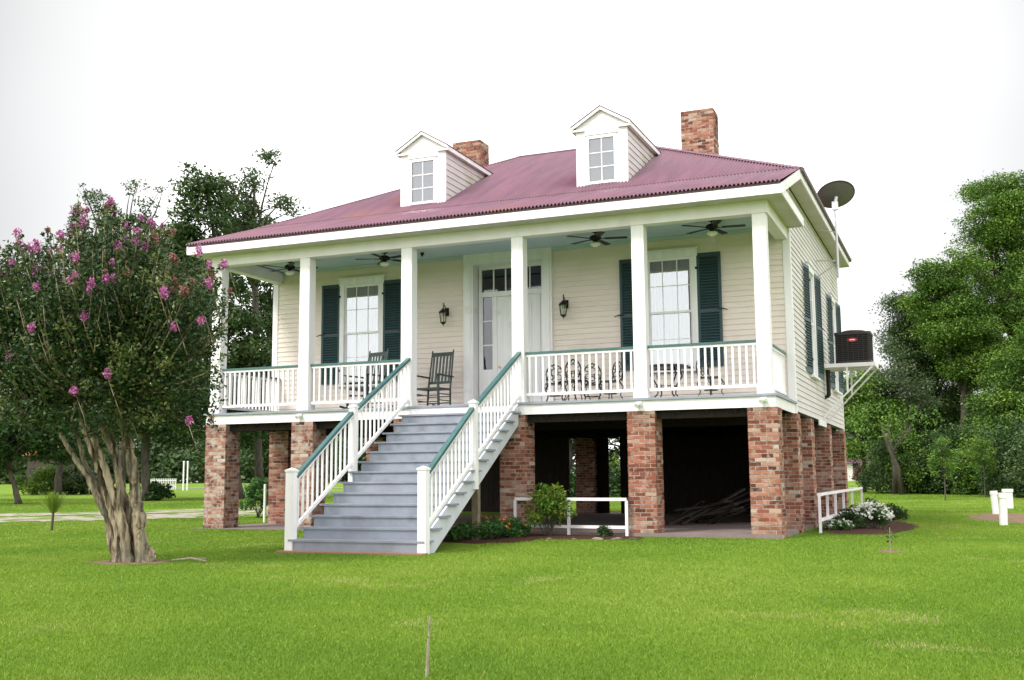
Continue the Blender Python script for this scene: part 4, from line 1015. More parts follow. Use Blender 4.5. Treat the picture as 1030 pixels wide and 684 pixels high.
tree('pale_tree', gbase(262, 62), [lob(240, 215, 20, 62, 22), lob(262, 175, 18, 62, 18), lob(222, 205, 10, 62, 20), lob(270, 232, 20, 62, 14), lob(288, 207, 10, 62, 8), lob(256, 250, 28, 62, 20), lob(272, 158, 10, 62, 6), lob(245, 240, 30, 62, 22), lob(235, 190, 16, 62, 16)], 170, .66, 210, .22, LEAF_PALE, BARK, .28,
     'airy pale green tree with visible limbs rising above the roof edge', group=G1, limbs=60, seed=2, minbr=.03)
tree('oak_tree', gbase(283, 66), [lob(262, 330, 26, 66, 45), lob(290, 300, 30, 66, 40), lob(250, 430, 30, 66, 25), lob(275, 425, 35, 66, 30), lob(255, 380, 34, 66, 40)], 120, 1.0, 150, .26, LEAF_DARK, BARK, .4,
     'dark tree seen through the open left end of the porch', group=G1, limbs=50, seed=3, minbr=.03)
tree('thin_tree', gbase(122, 64), [lob(90, 192, 19, 64, 12), lob(104, 206, 20, 64, 14), lob(150, 190, 16, 64, 14), lob(140, 200, 14, 64, 20), lob(122, 222, 18, 64, 10), lob(162, 200, 9, 64, 14), lob(172, 222, 12, 64, 14), lob(130, 290, 60, 64, 55), lob(140, 240, 40, 64, 22)], 150, .6, 230, .2, LEAF_OAK, BARK, .28,
     'sparse tall tree with separate leaf tufts showing over the crape myrtle', group=G1, limbs=150, seed=4, minbr=.012)
tree('oak_tree', gbase(148, 56), [lob(150, 400, 60, 56, 40), lob(100, 405, 45, 56, 38), lob(190, 410, 35, 56, 40)], 110, 1.0, 170, .26, LEAF_DARK, BARK, .28,
     'low dark tree with a black trunk behind the crape myrtle', group=G1, split=.45, seed=5)
tree('shade_tree', gbase(20, 50), [lob(10, 425, 45, 50, 32), lob(55, 440, 32, 50, 24), lob(-40, 430, 40, 50, 36), lob(-10, 462, 30, 50, 12)], 140, .8, 230, .24, LEAF_DARK, BARK, .16,
     'dense dark tree hanging low at the left edge of the picture', group=G1, split=.3, seed=6)
tree('shade_tree', gbase(58, 72), [lob(55, 440, 40, 72, 26), lob(20, 440, 30, 72, 26), lob(98, 432, 30, 72, 22)], 80, 1.0, 150, .3, LEAF_OAK, BARK, .32,
     'broad tree with a grey trunk behind the yellow-green hedge at the far left', group=G1, split=.4, seed=7)
def bush(name, base, r, h, n, leaf, lm, lab, cat='bush', group=None, stems=14, seed=0, clumps=None, gap=.3, flower=None, low=.2):
    rr = np.random.default_rng(seed+77); base = np.asarray(base, float); e = empty(name, tuple(base), label=lab, cat=cat, group=group)
    k = clumps or 26; v = rr.normal(size=(k, 3)); v /= np.linalg.norm(v, axis=1)[:, None]; v[:, 2] = np.abs(v[:, 2])*1.0
    q = rr.uniform(.3, 1, k)**.6; z0_ = low; C_ = v*q[:, None]*np.array([r, r, h*(.93-z0_)])*.85+np.array([0, 0, h*z0_])
    rads = rr.uniform(.6, 1.2, k)*gap*r; P, T = spread(C_, rads, n/k/(gap*r)**2)
    P[:, 2] = np.maximum(P[:, 2], .02)
    quads('foliage', leaf_quads(P, leaf), T, lm, e)
    mb = MB()
    for i in range(min(stems, k)): mb.tube([(rr.normal()*.04*r, rr.normal()*.04*r, -.03), tuple(C_[i]*.5+rr.normal(size=3)*.03*r), tuple(C_[i])], [.012*max(1, r), .009*max(1, r), .004*max(1, r)], 5)
    mb.build('stems', BARK, e)
    if flower:
        fm, cnt, fs_ = flower; vv = rr.normal(size=(cnt, 3)); vv /= np.linalg.norm(vv, axis=1)[:, None]; vv[:, 2] = np.abs(vv[:, 2])
        FP = vv*np.array([r, r, h*.55])*rr.uniform(.85, 1.08, cnt)[:, None]+np.array([0, 0, h*.38])
        pts_ = np.repeat(FP, 6, axis=0)+rr.normal(size=(cnt*6, 3))*fs_*.35
        quads('flowers', leaf_quads(pts_, fs_, .9, .8), rr.uniform(0.05, 1, len(pts_)), fm, e)
    return e
# far left hedge, shrubs
HG = 'shrubs on the far lawn at the left'
bush('hedge_shrub', gbase(45, 74), 2.2, 2.0, 5000, .28, LEAF_BUSH, 'yellow-green shrub on the far lawn at the left, the left one of the pair', group=HG, seed=1)
bush('hedge_shrub', gbase(72, 74), 1.9, 1.8, 4000, .28, LEAF_OAK, 'darker shrub on the far lawn right beside the yellow-green one', group=HG, seed=2)
bush('hedge_shrub', gbase(160, 56), .75, 1.1, 1600, .2, LEAF_DARK, 'small dark shrub beside the black tree trunk on the far lawn', group=HG, seed=3)
bush('hedge_shrub', gbase(154, 55.5), .45, .5, 700, .15, LEAF_DARK, 'tiny dark shrub at the foot of the black tree trunk', group=HG, seed=4)
# distant wood on the horizon: one mass
fx = []; fr_ = []
for px in np.arange(-180, 420, 5.0):
    d = rng.uniform(150, 185); p = at(px+rng.uniform(-3, 3), 478, d); r = rng.uniform(3.0, 5.0); fx.append([p[0], p[1], rng.uniform(1.5, 7)]); fr_.append(r)
for px in np.arange(820, 1250, 6.0):
    d = rng.uniform(120, 150); p = at(px, 478, d); r = rng.uniform(3, 4.5); fx.append([p[0], p[1], rng.uniform(1, 9)]); fr_.append(r)
P, T = spread(fx, fr_, 42); quads('distant_wood', leaf_quads(P, .85), T, LEAF_OAK); tag(bpy.data.objects['distant_wood'], 'dark green far wood closing the view along the horizon', 'wood', kind='stuff')
# fence far left, two thin poles, terracotta roof
pf0, pf1 = gbase(152, 92), gbase(177, 92); e = empty('picket_fence', tuple(pf0), label='white picket fence far away on the lawn, left of the house', cat='fence')
mb = MB(); n = 15
for i in range(n): q = (pf1-pf0)*(i/(n-1)); mb.box(q[0]-.028, q[0]+.028, q[1]-.03, q[1]+.03, 0, .95)
mb.bar((0, 0, .3), tuple(pf1-pf0+np.array([0, 0, .3])), .05, .08); mb.bar((0, 0, .8), tuple(pf1-pf0+np.array([0, 0, .8])), .05, .08); mb.build('pickets', mat('weathered_white', (.6, .6, .6), .8), e)
for px, lab in ((184.5, 'thin white pole on the far lawn, the left one of two'), (188.5, 'thin white pole on the far lawn, the right one of two')):
    p = gbase(px, 90); e = empty('lawn_pole', tuple(p), label=lab, cat='pole', group='thin white poles on the far lawn'); MB().tube([(0, 0, 0), (0, 0, 2.3)], .06, 8).build('shaft', PVC, e); MB().lathe([(.08, 2.3), (.08, 2.36), (.01, 2.42)], n=8).build('cap', PVC, e)
def far_house(px, d, w_, dpt, h, rf, lab, wallm, roofm):
    p = gbase(px, d); e = empty('far_house', tuple(p), YAW, label=lab, cat='house')
    MB().box(-w_/2, w_/2, 0, dpt, 0, h).build('wall', wallm, e)
    r = MB(); o_ = .4; r.add([(-w_/2-o_, -o_, h), (w_/2+o_, -o_, h), (w_/2+o_, dpt+o_, h), (-w_/2-o_, dpt+o_, h), (-w_/2-o_, dpt/2, h+rf), (w_/2+o_, dpt/2, h+rf)], [(0, 1, 5, 4), (2, 3, 4, 5), (1, 2, 5), (3, 0, 4), (3, 2, 1, 0)]); r.build('roof', roofm, e)
    for x in (-w_*.3, w_*.05, w_*.32): MB().box(x-.4, x+.4, -.03, .02, .9, 2.0).build('window', INNER, e)
far_house(43, 118, 3.5, 4, 3.4, 1.2, 'distant house with an orange tiled roof glimpsed between the trees at the left', mat('brown_wall', (.05, .04, .03), .9), TERRA)
far_house(876, 118, 5, 5, 1.9, .7, 'small pale house far away behind the leaning trees at the right', CREST, ROOFE)

# right-hand wood edge
G2 = 'big trees of the wood at the right'
def rtree(px, d, lobes, n, per, lab, seed, cr=.9, lm=LEAF_WOOD, tr=.3, leaf=.17, limbs=40, nm='wood_tree', grp=G2, split=.25):
    return tree(nm, gbase(px, d), [lob(*l[:3], d, l[3] if len(l) > 3 else None) for l in lobes], int(n*1.35), cr*1.12, per*2.3, leaf*.95, lm, BARK, tr, lab, group=grp, seed=seed, limbs=limbs, split=split, minbr=.03)
rtree(1018, 66, [(1005, 215, 34, 38), (1035, 210, 32, 36), (1010, 290, 42, 42), (1050, 290, 40, 60), (985, 240, 14, 14), (968, 198, 10, 8)], 210, 200, 'tallest broad green tree at the right edge of the picture', 11)
rtree(970, 64, [(965, 330, 34, 30), (945, 300, 28, 22), (990, 360, 36, 34), (935, 275, 12, 12), (960, 265, 18, 14)], 160, 200, 'rounded green tree in front of the tallest tree at the right', 12)
rtree(925, 68, [(918, 315, 22, 20), (930, 355, 34, 30), (905, 345, 16, 18), (905, 300, 8, 8), (940, 400, 34, 30)], 140, 190, 'tree at the left shoulder of the wood, beside the gap of sky', 13, lm=LEAF_OAK)
rtree(1025, 58, [(1010, 420, 30, 40), (1040, 400, 40, 60), (1060, 320, 30, 60)], 150, 220, 'low dense tree filling the right edge below the tallest tree', 14)
rtree(868, 62, [(868, 395, 26, 22), (880, 420, 26, 24), (858, 440, 18, 22), (850, 410, 14, 20)], 80, 170, 'slender tree with a leaning trunk just right of the air conditioner', 15, .8, tr=.16, limbs=30)
rtree(905, 62, [(890, 380, 24, 16), (915, 395, 26, 18), (895, 350, 10, 8)], 36, 130, 'thin grey-trunked tree standing before the gap of sky right of the house', 16, .7, tr=.13, limbs=30, lm=LEAF_PALE)
rtree(975, 72, [(930, 440, 40, 34), (980, 440, 45, 34), (1030, 450, 40, 30), (900, 455, 22, 26)], 170, 170, 'dark dense undergrowth tree behind the saplings', 17, 1.1, lm=LEAF_DARK, leaf=.2)
rtree(1000, 56, [(990, 455, 26, 28), (1018, 462, 26, 26), (965, 462, 14, 22)], 90, 200, 'leafy thicket tree directly behind the right-hand sapling', 18, .75, tr=.12)
for px, bx, d, lab, sd in ((886, 907, 56, 'bare leaning grey trunk crossing in front of the wood', 1), (893, 899, 57, 'second thin trunk beside the leaning grey one', 2)):
    e = empty('leaning_tree', tuple(gbase(bx, d)), label=lab, cat='tree', group='bare leaning trunks before the wood'); o_ = e.location
    top = at(px, 425, d)-np.array(o_); mb = MB(); mb.tube([(0, 0, -.1), tuple(top*.4+np.array([.15, 0, 0])), tuple(top*.75), tuple(top)], [.15, .12, .10, .05], 8, rough=.05); mb.build('trunk', BARK, e, smooth=True)
    mb = MB(); mb.tube([tuple(top*.55), tuple(top*.8+np.array([1.0, 0, .3])), tuple(top*1.1+np.array([1.6, 0, .5]))], [.07, .05, .02], 6); mb.build('branch', BARK, e)
    C_ = [top+np.array([rng.normal()*1.2, rng.normal()*1.0, rng.normal()*.8]) for _ in range(10)]; P, T = spread(C_, [.6]*10, 190); quads('crown', leaf_quads(P, .2), T, LEAF_WOOD, e)
def sapling(px, py, top, d_, w_, lab, seed, lm=LEAF_WOOD):
    b_ = gp(px, py); d = float(np.dot(b_-CAM, CF)); k = d/FPX; h = (py-top)*k; e = empty('sapling', onground(b_), label=lab, cat='young tree', group='young trees on the right-hand lawn')
    mb = MB(); mb.tube([(0, 0, -.03), (.02, 0, h*.5), (0, .02, h*.93)], [.03, .024, .008], 7)
    C_ = []
    rr = np.random.default_rng(seed)
    for i in range(24):
        z = h*rr.uniform(.38, .97); a = rr.uniform(0, 6.28); r = w_*k*.5*(1-((z/h-.62)/.5)**2)*rr.uniform(.3, 1); c = (r*math.cos(a), r*math.sin(a), z); C_.append(c); mb.tube([(0, 0, z-.25*r-.1), c], [.01, .004], 5)
    mb.build('trunk', BARK, e); P, T = spread(C_, rr.uniform(.16, .30, 24), 2000); quads('crown', leaf_quads(P, .10), T, lm, e)
sapling(951, 503.5, 442, 0, 30, 'young tree with a thin stake-like stem on the right-hand lawn', 21)
sapling(991, 500.5, 443, 0, 34, 'bright yellow-green young tree right of the other sapling', 22, LEAF_BUSH)
sapling(977, 489, 440, 0, 16, 'small young tree between the two saplings, further back', 23)
UG = 'undergrowth bushes along the foot of the wood'
for i, (px, d, r_, h_) in enumerate([(898, 59, 1.9, 4.0), (924, 58, 2.2, 4.4), (950, 57, 2.3, 4.2), (976, 56, 2.3, 4.4), (1002, 54, 2.3, 4.2), (1028, 50, 2.3, 4.2), (1054, 47, 2.2, 4), (912, 68, 2.6, 5.6), (955, 68, 3, 6)]):
    bush('undergrowth_bush', gbase(px, d), r_, h_, 15000, .15, [LEAF_OAK, LEAF_WOOD, LEAF_DARK][i % 3], 'dark bush at the foot of the wood, %s' % ['at its left end by the leaning trunks', 'second from its left end', 'left of the first sapling', 'between the two saplings', 'right of the yellow-green sapling', 'behind the white pipes', 'at the right edge of the picture', 'further back, behind its left end', 'further back, by the first sapling'][i], group=UG, seed=60+i, clumps=60, gap=.32, stems=4, low=.08)
BG = 'trees glimpsed under the house between the piers'
for i, (x, y, lab) in enumerate([(-18.3, 40, 'tree beyond the lawn seen between the stairs and the second pier'), (-26, 38, 'tree beyond the lawn seen below the left half of the porch'), (-15.5, 42, 'tree beyond the lawn seen through the gap under the house')]):
    z_ = float(terrain(x, y)); tree('shade_tree', (x, y, z_), [((x, y, z_+3.2), (3.4, 2.6, 2.4)), ((x+1, y, z_+5), (2.4, 2.4, 2))], 60, 1.0, 200, .26, LEAF_OAK, BARK, .25, lab, group=BG, seed=80+i, limbs=20)
    bush('hedge_shrub', (x+2.5, y-4, float(terrain(x+2.5, y-4))), 3.0, 2.2, 4200, .26, LEAF_BUSH if i else LEAF_DARK, 'shrub beneath the '+lab, group=BG, seed=90+i)
rb = bush('red_bush', gbase(869, 105), 1.3, 1.9, 1800, .25, mat('rusty_leaves', (.1, .03, .03), .7, ramp=[(0, (.06, .02, .02)), (1, (.16, .06, .05))]), 'rounded brownish-red bush far away right of the house', seed=5)

# ------------------------------------------------------------------ crape myrtle
DC = float(np.dot(CB-CAM, CF)); KC = DC/FPX
cm = empty('crape_myrtle', onground(CB), label='large multi-trunked crape myrtle with pink flowers, before the left end of the house', cat='tree')
CBv = np.array(cm.location)
def cpt(px, py, dd_=0.): return at(px, py, DC+dd_)-CBv
tk = [  # (pixel path, depth offsets, radii)
    ([(118, 566), (108, 520), (88, 480), (68, 448), (52, 425)], (-.05, 0, .05, .1, .2), (.13, .085, .075, .065, .05)),
    ([(122, 567), (118, 530), (106, 495), (96, 465), (84, 430), (78, 405)], (-.15, -.12, -.1, -.1, -.1, -.1), (.14, .10, .085, .075, .06, .04)),
    ([(130, 567), (124, 530), (112, 490), (100, 455), (88, 425), (82, 400)], (-.22, -.2, -.18, -.2, -.25, -.3), (.15, .12, .10, .09, .075, .05)),
    ([(136, 566), (130, 525), (122, 490), (114, 455), (100, 425), (96, 395)], (-.05, -.02, 0, 0, 0, 0), (.13, .10, .09, .08, .07, .05)),
    ([(143, 566), (140, 528), (136, 495), (132, 462), (124, 428), (116, 390)], (-.15, -.12, -.1, -.1, -.1, -.15), (.20, .17, .15, .13, .11, .07)),
    ([(142, 563), (132, 520), (121, 480), (116, 450), (106, 420)], (.15, .18, .22, .3, .4), (.12, .09, .07, .06, .05)),
    ([(151, 565), (149, 556), (146, 549), (143, 543)], (-.02, 0, .02, .03), (.20, .16, .11, .05)),
    ([(138, 565), (136, 520), (133, 480), (131, 455)], (-.2, -.16, -.12, -.1), (.07, .055, .045, .03)),
    ([(128, 565), (121, 520), (118, 480), (113, 452)], (-.28, -.24, -.2, -.18), (.075, .06, .05, .03)),
    ([(126, 565), (114, 525), (98, 490), (84, 462), (76, 430)], (.12, .15, .2, .28, .4), (.10, .07, .06, .055, .045)),
]
tops = []
for path, dof, rd in tk:
    pts_ = [cpt(px, py, o_) for (px, py), o_ in zip(path, dof)]; pts_[0][2] = -.08
    # resample to get knobbly stems
    s_ = np.linspace(0, len(pts_)-1, len(pts_)*8-7); A = np.array(pts_); q = np.stack([np.interp(s_, range(len(pts_)), A[:, i]) for i in range(3)], 1); rr_ = np.interp(s_, range(len(pts_)), rd)
    q[1:-1] += rng.normal(size=(len(q)-2, 3))*.006; rr_ = rr_*(1+rng.normal(size=len(rr_))*.07)
    MB().tube([tuple(v) for v in q], list(rr_*.53), 14, rough=.24).build('trunk', CBARK, cm, smooth=True)
    if len(path) > 4: tops.append((pts_[-1], rd[-1])); 
mb = MB()
for i in range(9):
    a = 2*math.pi*i/9+.3; r = random.uniform(.28, .5); mb.tube([(.20*math.cos(a)-.05, .12*math.sin(a), .14), (r*.7*math.cos(a), r*.7*math.sin(a)*.9, .035), (r*math.cos(a+.2), r*math.sin(a+.2)*.9, -.03)], [.055, .03, .01], 7)
mb.build('root_flare', CBARK, cm, smooth=True)
outline = [(-50, 345), (-40, 262), (-8, 236), (0, 250), (12, 224), (24, 250), (42, 248), (52, 226), (60, 240), (68, 216), (82, 196), (92, 222), (112, 206), (128, 218), (146, 208), (156, 232), (172, 228), (182, 256), (205, 258), (228, 268), (236, 310), (228, 360), (222, 410), (205, 440), (165, 452), (120, 445), (70, 440), (15, 428), (-40, 400)]
OP = np.array(outline, float)
def inside(x, y):
    c = False; j = len(OP)-1
    for i in range(len(OP)):
        if ((OP[i][1] > y) != (OP[j][1] > y)) and x < (OP[j][0]-OP[i][0])*(y-OP[i][1])/(OP[j][1]-OP[i][1])+OP[i][0]: c = not c
        j = i
    return c
LP = []; LT = []; FP = []; FT = []; RP = []; RT = []; sh = MB()
ntip = 0; crng = random.Random(5)
cxp, cyp = 105, 335
tries = 0
while ntip < 430 and tries < 20000:
    tries += 1
    x, y = crng.uniform(-50, 236), crng.uniform(205, 448)
    if crng.random() < .45: y = crng.uniform(205, 300)
    if not inside(x, y): continue
    yy = (y-330)/125; xx = (x-cxp)/150; rem = 1-min(.97, xx*xx*.9+yy*yy*.8); dep = crng.uniform(-1, 1)*1.55*math.sqrt(max(.03, rem))
    tip = cpt(x, y, dep); ntip += 1
    o_, rd = tops[crng.randrange(len(tops))]
    best = min(tops, key=lambda t_: np.linalg.norm((t_[0]-tip)*np.array([1, .5, .3]))+crng.uniform(0, .5)); o_, rd = best
    v = tip-o_; Lh = np.linalg.norm(v); mid = o_+v*.5+np.array([v[0]*.10, v[1]*.10, -.06*Lh])*1.0+rng.normal(size=3)*.05
    pth = [o_, o_*.5+mid*.5, mid, mid*.5+tip*.5+rng.normal(size=3)*.03, tip]
    sh.tube([tuple(p) for p in pth], [.026, .02, .014, .008, .004], 5)
    A = np.array(pth); n = int(45+100*min(1, Lh)); n = int(n*1.75) if y < 290 else n; s_ = rng.uniform(1.5, 4.1, n) if y < 300 else rng.uniform(1.6, 4.05, n)
    q = np.stack([np.interp(s_, range(5), A[:, i]) for i in range(3)], 1); spreadr = np.interp(s_, [1, 3, 4.05], [.20, .16, .05])
    q += rng.normal(size=q.shape)*spreadr[:, None]*.75
    LP.append(q); b_ = crng.choice([.1, .2, .3, .4, .55, .75]); LT.append(np.clip(rng.normal(b_, .18, n)+(.25 if y < 290 or x > 150 else 0)*rng.random(n), .02, 1))
    up_ = (y < 300 and crng.random() < .36) or crng.random() < .06
    if up_ and dep < .9:
        m_ = 70; v_ = rng.normal(size=(m_, 3)); v_ /= np.linalg.norm(v_, axis=1)[:, None]; fr2 = crng.uniform(.03, .062)
        fp = tip+v_*rng.uniform(.4, 1, m_)[:, None]*np.array([fr2, fr2, fr2*1.7])+np.array([0, 0, .06])
        if x > 140 and y > 235 and crng.random() < .8 or crng.random() < .2: RP.append(fp); RT.append(rng.uniform(.02, 1, m_))
        else: FP.append(fp); FT.append(rng.uniform(.02, 1, m_))
for (x, y) in ((77, 399), (110, 385), (177, 322), (206, 318), (38, 335), (69, 281), (90, 284), (113, 287), (82, 319), (188, 422), (15, 237), (22, 240), (48, 247), (64, 240), (122, 246), (146, 252), (158, 289), (28, 248), (165, 298), (205, 262), (228, 262), (213, 290)):
    dz = -1.25 if y > 260 else -.5; c = cpt(x, y, dz)
    for _ in range(1):
        m_ = 80; v_ = rng.normal(size=(m_, 3)); v_ /= np.linalg.norm(v_, axis=1)[:, None]; cc = c+rng.normal(size=3)*.05
        FP.append(cc+v_*rng.uniform(.3, 1, m_)[:, None]*np.array([.06, .06, .085])); FT.append(rng.uniform(.02, 1, m_))
    sh.tube([tuple(c-np.array([0, -.25, .45])), tuple(c)], [.008, .004], 5)
# interior fill, leaf tint darkened to paint in the shade of the inner crown
for _ in range(1):
    Cf = []
    while len(Cf) < 85:
        x, y = crng.uniform(0, 215), crng.uniform(285, 440)
        if inside(x, y): Cf.append(cpt(x, y, crng.uniform(-1.0, 1.2)))
    q, tt = spread(Cf, [.26]*len(Cf), 1500); LP.append(q); LT.append(np.clip(tt*.6, .02, 1))
sh.build('shoots', CBARK, cm, smooth=True)
LPc = np.concatenate(LP); quads('foliage', leaf_quads(LPc, .070, .3, .5), np.concatenate(LT), LEAF_CRAPE, cm)
FPc = np.concatenate(FP); quads('flowers', leaf_quads(FPc, .036, .2, .85), np.concatenate(FT), PINK, cm)
if RP: RPc = np.concatenate(RP); quads('seed_heads', leaf_quads(RPc, .035, .2, .8), np.concatenate(RT), RUSTP, cm)

# ------------------------------------------------------------------ planting near the house
bush('lantana_bush', onground((-4.18, -.40)), .48, 1.28, 3200, .075, LEAF_BUSH, 'yellow-green bush in front of the low white fence right of the stairs', seed=31, clumps=34, gap=.34)
bush('shrub', onground(gp(260, 521)), .62, 1.55, 3600, .11, LEAF_LOW, 'green shrub beside the white stake under the left end of the porch', seed=32, clumps=34)
FB = 'flowering plants in the bed right of the stairs'
bush('flower_clump', onground(gp(468, 544)), .38, .44, 2200, .06, LEAF_LOW, 'feathery green plant nearest the foot of the stairs in the flower bed', group=FB, seed=33)
bush('flower_clump', onground(gp(492, 543)), .42, .48, 2600, .06, LEAF_LOW, 'orange-flowering plant in the bed beside the stairs', group=FB, seed=34, flower=(ORANGE, 15, .042))
bush('flower_clump', onground(gp(515, 541)), .38, .42, 2400, .06, LEAF_LOW, 'leafy plant with few orange flowers next to the yellow-green bush', group=FB, seed=35, flower=(ORANGE, 6, .05))
bush('flower_clump', onground((-3.1, -.42)), .20, .26, 700, .05, LEAF_DARK, 'small dark grassy tuft before the low white fence', group=FB, seed=36)
SB = 'plants in the side bed by the white fence'
bush('flower_clump', onground((1.18, 4.8)), .42, .60, 2800, .06, LEAF_LOW, 'rounded plant covered in white flowers in the side bed', group=SB, seed=37, flower=(WPET, 150, .05))
bush('flower_clump', onground((.78, 4.4)), .42, .42, 2400, .06, LEAF_DARK, 'low dark green plant left of the white-flowering one', group=SB, seed=38)
bush('flower_clump', onground((.62, 3.5)), .32, .26, 1400, .05, LEAF_LOW, 'small plant with pale flowers nearest in the side bed', group=SB, seed=39, flower=(WPET, 45, .04))
bush('flower_clump', onground((.9, 7.3)), .5, .62, 2200, .08, LEAF_LOW, 'tall leafy plant at the back of the side bed against the fence', group=SB, seed=40)
bush('flower_clump', onground((1.3, 9.2)), .45, .45, 1600, .08, LEAF_OAK, 'low leafy plant at the far end of the side bed', group=SB, seed=41)
bush('flower_clump', onground((.75, 5.9)), .32, .5, 1300, .07, LEAF_DARK, 'reddish dark plant behind the fence in the side bed', group=SB, seed=42)
# edging stones along beds
SG = 'edging stones of the flower beds'
for i in range(9):
    a = -2.6+i*.27; x = -4.0+1.72*math.cos(a); y = -.45+.62*math.sin(a)
    mb = MB(); q_ = random.uniform(.55, 1.05); mb.lathe([(.09, -.01), (.11, .02), (.09, .04), (.03, .05)], n=8); mb.v = [(v[0]*random.uniform(.8, 1.3)*q_, v[1]*random.uniform(.5, .85)*q_, v[2]*q_*random.uniform(.8, 1.1)) for v in mb.v]
    o = mb.build('edging_stone', STONED if i % 3 else STONE, loc=(x, y, float(terrain(x, y))-.01), rz=random.uniform(0, 3)); tag(o, 'small rough stone edging the flower bed right of the stairs', 'stone', SG)
rr = random.Random(9)
for i in range(7):
    x, y = -7.62+rr.uniform(-.3, .2), -.9+rr.uniform(-1.0, .9)
    o = MB().box(-.10, .10, -.05, .05, 0, .06).build('loose_brick', STONED, loc=(x, y, float(terrain(x, y))+.01), rz=rr.uniform(0, 3)); tag(o, 'loose brick lying in the bed left of the stairs', 'brick', 'loose bricks left of the stairs')
part(MB().box(-7.5, -4.8, -4.32, -4.12, -.05, .028), 'stair_footing', mat('footing_brick', (.36, .16, .10), .9, (.25, .15, .11), 9, .5, 30))
# little plants on the lawn
def twig(px, py, top, lab, name, cat, leaves=0, lm=None, lean=.0, leafs=.05):
    b_ = gp(px, py); d = float(np.dot(b_-CAM, CF)); h = (py-top)*d/FPX; e = empty(name, onground(b_), label=lab, cat=cat)
    MB().tube([(0, 0, -.02), (lean*h*.5, 0, h*.5), (lean*h, 0, h)], [.011, .009, .005], 6).build('stem', STICK, e)
    if leaves:
        z = rng.uniform(.0, .5, leaves)*h if lm is None else rng.uniform(.35, 1.0, leaves)*h
        P = np.stack([rng.normal(size=leaves)*.06, rng.normal(size=leaves)*.06, z], 1); quads('leaves', leaf_quads(P, leafs), rng.uniform(.1, 1, leaves), lm or LEAF_BUSH, e)
twig(429, 682, 621, 'dry grey stick poking out of the lawn in the foreground', 'dry_stick', 'stick', 14, LEAF_LOW, .06, .03)
tw = bpy.data.objects['dry_stick']
twig(896, 555, 531, 'tiny seedling on a bare spot of the right-hand lawn', 'seedling', 'seedling', 40, LEAF_OAK)
# small palm-like broom plant at left
b_ = gp(52, 534); e = empty('broom_seedling', onground(b_), label='small fan-shaped green plant by the gravel track left of the crape myrtle', cat='plant')
MB().tube([(0, 0, -.02), (.02, 0, .42)], .03, 8).build('stem', BARK, e); V = []
for i in range(260):
    a = rng.normal()*.35; bb = rng.normal()*.3; l = rng.uniform(.25, .55); p = np.array([.02, 0, .40]); q = p+np.array([math.sin(a), math.sin(bb), math.cos(a)])*l; s_ = np.array([.008, .004, 0]); V.append([p-s_, p+s_, q+s_*.6, q-s_*.6])
quads('fronds', np.array(V), rng.uniform(.3, 1, 260), LEAF_BUSH, e)
# fallen branch on the lawn
p = gp(190, 566); mb = MB(); mb.tube([(-.3, 0, .03), (0, .05, .06), (.3, 0, .03)], [.012, .016, .01], 6); mb.tube([(0, .05, .06), (.15, .2, .05)], .008, 5); mb.tube([(-.1, .03, .05), (-.22, .18, .04)], .008, 5)
o = mb.build('fallen_branch', STICK, loc=onground(p)); tag(o, 'grey fallen branch lying on the lawn right of the crape myrtle', 'branch')

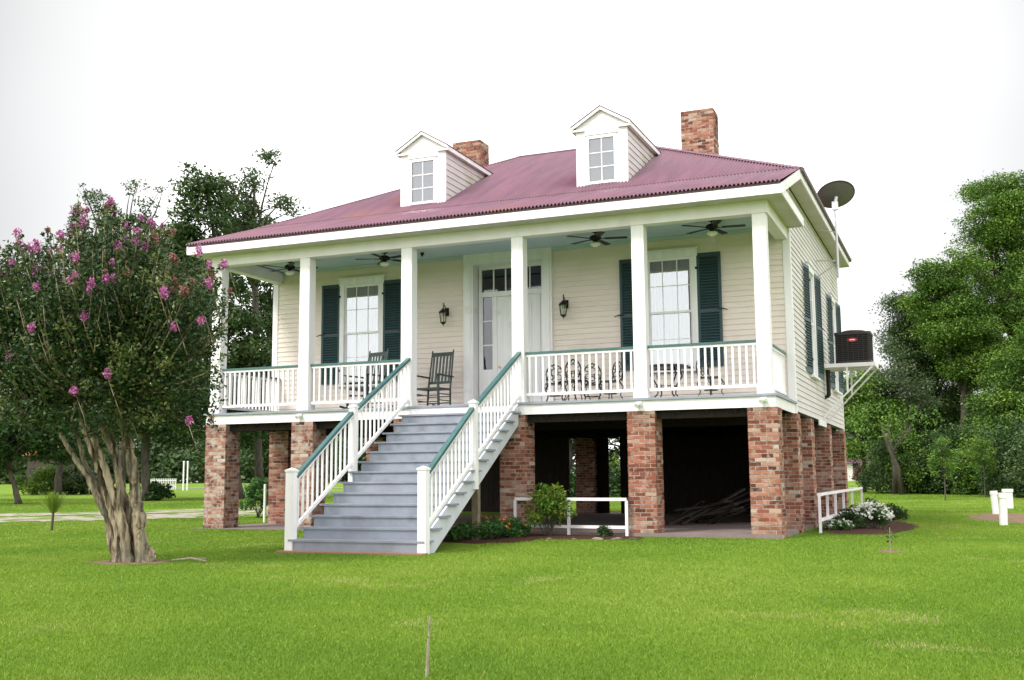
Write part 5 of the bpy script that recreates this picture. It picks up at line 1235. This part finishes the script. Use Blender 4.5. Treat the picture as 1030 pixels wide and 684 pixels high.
# ------------------------------------------------------------------ grass blades (stuff)
def vnoise(x, y, f, seed):
    g = np.random.default_rng(seed).random((64, 64)); u, v = x*f, y*f; i, j = np.floor(u).astype(int), np.floor(v).astype(int); a, b3 = u-i, v-j
    a, b3 = a*a*(3-2*a), b3*b3*(3-2*b3); G = lambda p, q: g[p % 64, q % 64]
    return G(i, j)*(1-a)*(1-b3)+G(i+1, j)*a*(1-b3)+G(i, j+1)*(1-a)*b3+G(i+1, j+1)*a*b3
def blades():
    n = 2000000
    d = 5.2*np.exp(rng.random(n)*math.log(62/5.2)); lat = rng.uniform(-1, 1, n)*(.56*d+1.0)
    fw = np.array([-math.sin(YAW), math.cos(YAW)]); rt_ = np.array([math.cos(YAW), math.sin(YAW)])
    xy = CAM[:2]+fw*d[:, None]+rt_*lat[:, None]; x, y = xy[:, 0], xy[:, 1]
    ok = ~((x > -12.62) & (x < .04) & (y > -.04) & (y < 11.9))
    ok &= ~((x > -7.5) & (x < -4.8) & (y > -4.36) & (y < 0))
    def el(cx, cy, rx, ry): return ((x-cx)/rx)**2+((y-cy)/ry)**2 > 1+rng.normal(size=n)*.12
    ok &= el(-5.05, -1.15, .97, .76) & el(-4.0, -.45, 1.7, .60) & el(1.05, 5.6, .93, 3.5) & el(spt[0]+.55, spt[1], 1.45, 3.1) & el(CB[0], CB[1], .55, .45) & el(ssp[0], ssp[1], .17, .25)
    rel = xy-tr_c[0]; lt = rel@nrm2
    dl_ = np.full(n, 9.)
    for i in range(len(tr_c)-1):
        a = tr_c[i]; b3 = tr_c[i+1]; ab = b3-a; t_ = np.clip(((xy-a)@ab)/(ab@ab), -2 if i == 0 else 0, 1); pr_ = xy-(a+t_[:, None]*ab); dd_ = np.linalg.norm(pr_, axis=1); sd_ = pr_@nrm2; dl_ = np.minimum(dl_, np.minimum(np.abs(sd_+2.0)/1.7, np.abs(sd_-1.9)/1.3)+np.where(dd_ > 6, 9, 0))
    ok &= dl_ > 1+rng.normal(size=n)*.12
    x, y, d = x[ok], y[ok], d[ok]; n = len(x); z = terrain(x, y)-.004
    pn = vnoise(x, y, .9, 1)+.6*vnoise(x+.4*y, y, 2.3, 2)-.8; pn2 = vnoise(x, y, .28, 3)+.6*vnoise(x, y, .6, 4)-.8; h = rng.uniform(.012, .032, n)*(1+.22*pn+.15*pn2); wd = .0015+.00040*d
    a = rng.uniform(0, 2*np.pi, n); side = np.stack([np.cos(a), np.sin(a), 0*a], 1)*wd[:, None]; ln = np.stack([rng.normal(size=n), rng.normal(size=n), 0*a], 1)*(h*.45)[:, None]
    B = np.stack([x, y, z], 1); V = np.stack([B-side, B+side, B+ln+np.stack([0*x, 0*x, h], 1)], 1)
    T = np.clip(rng.normal(.49+.20*pn+.36*pn2, .13), .02, .84); dp = vnoise(x, y, .7, 8)*vnoise(x, y, 1.9, 9); dry = rng.random(n) < .012+1.5*np.clip(dp-.50, 0, 1); T[dry] = rng.uniform(.85, 1, dry.sum())
    o = quads('lawn_grass', V, T, mat('grass_blades', (.1, .2, .02), .55, ramp=[(0, (.060, .130, .014)), (.42, (.140, .250, .020)), (.72, (.225, .330, .036)), (.88, (.31, .355, .085)), (1, (.42, .37, .19))], trans=.3, spec=.25), k=3)
    tag(o, 'short mown bright green lawn grass', 'grass', kind='stuff')
blades()
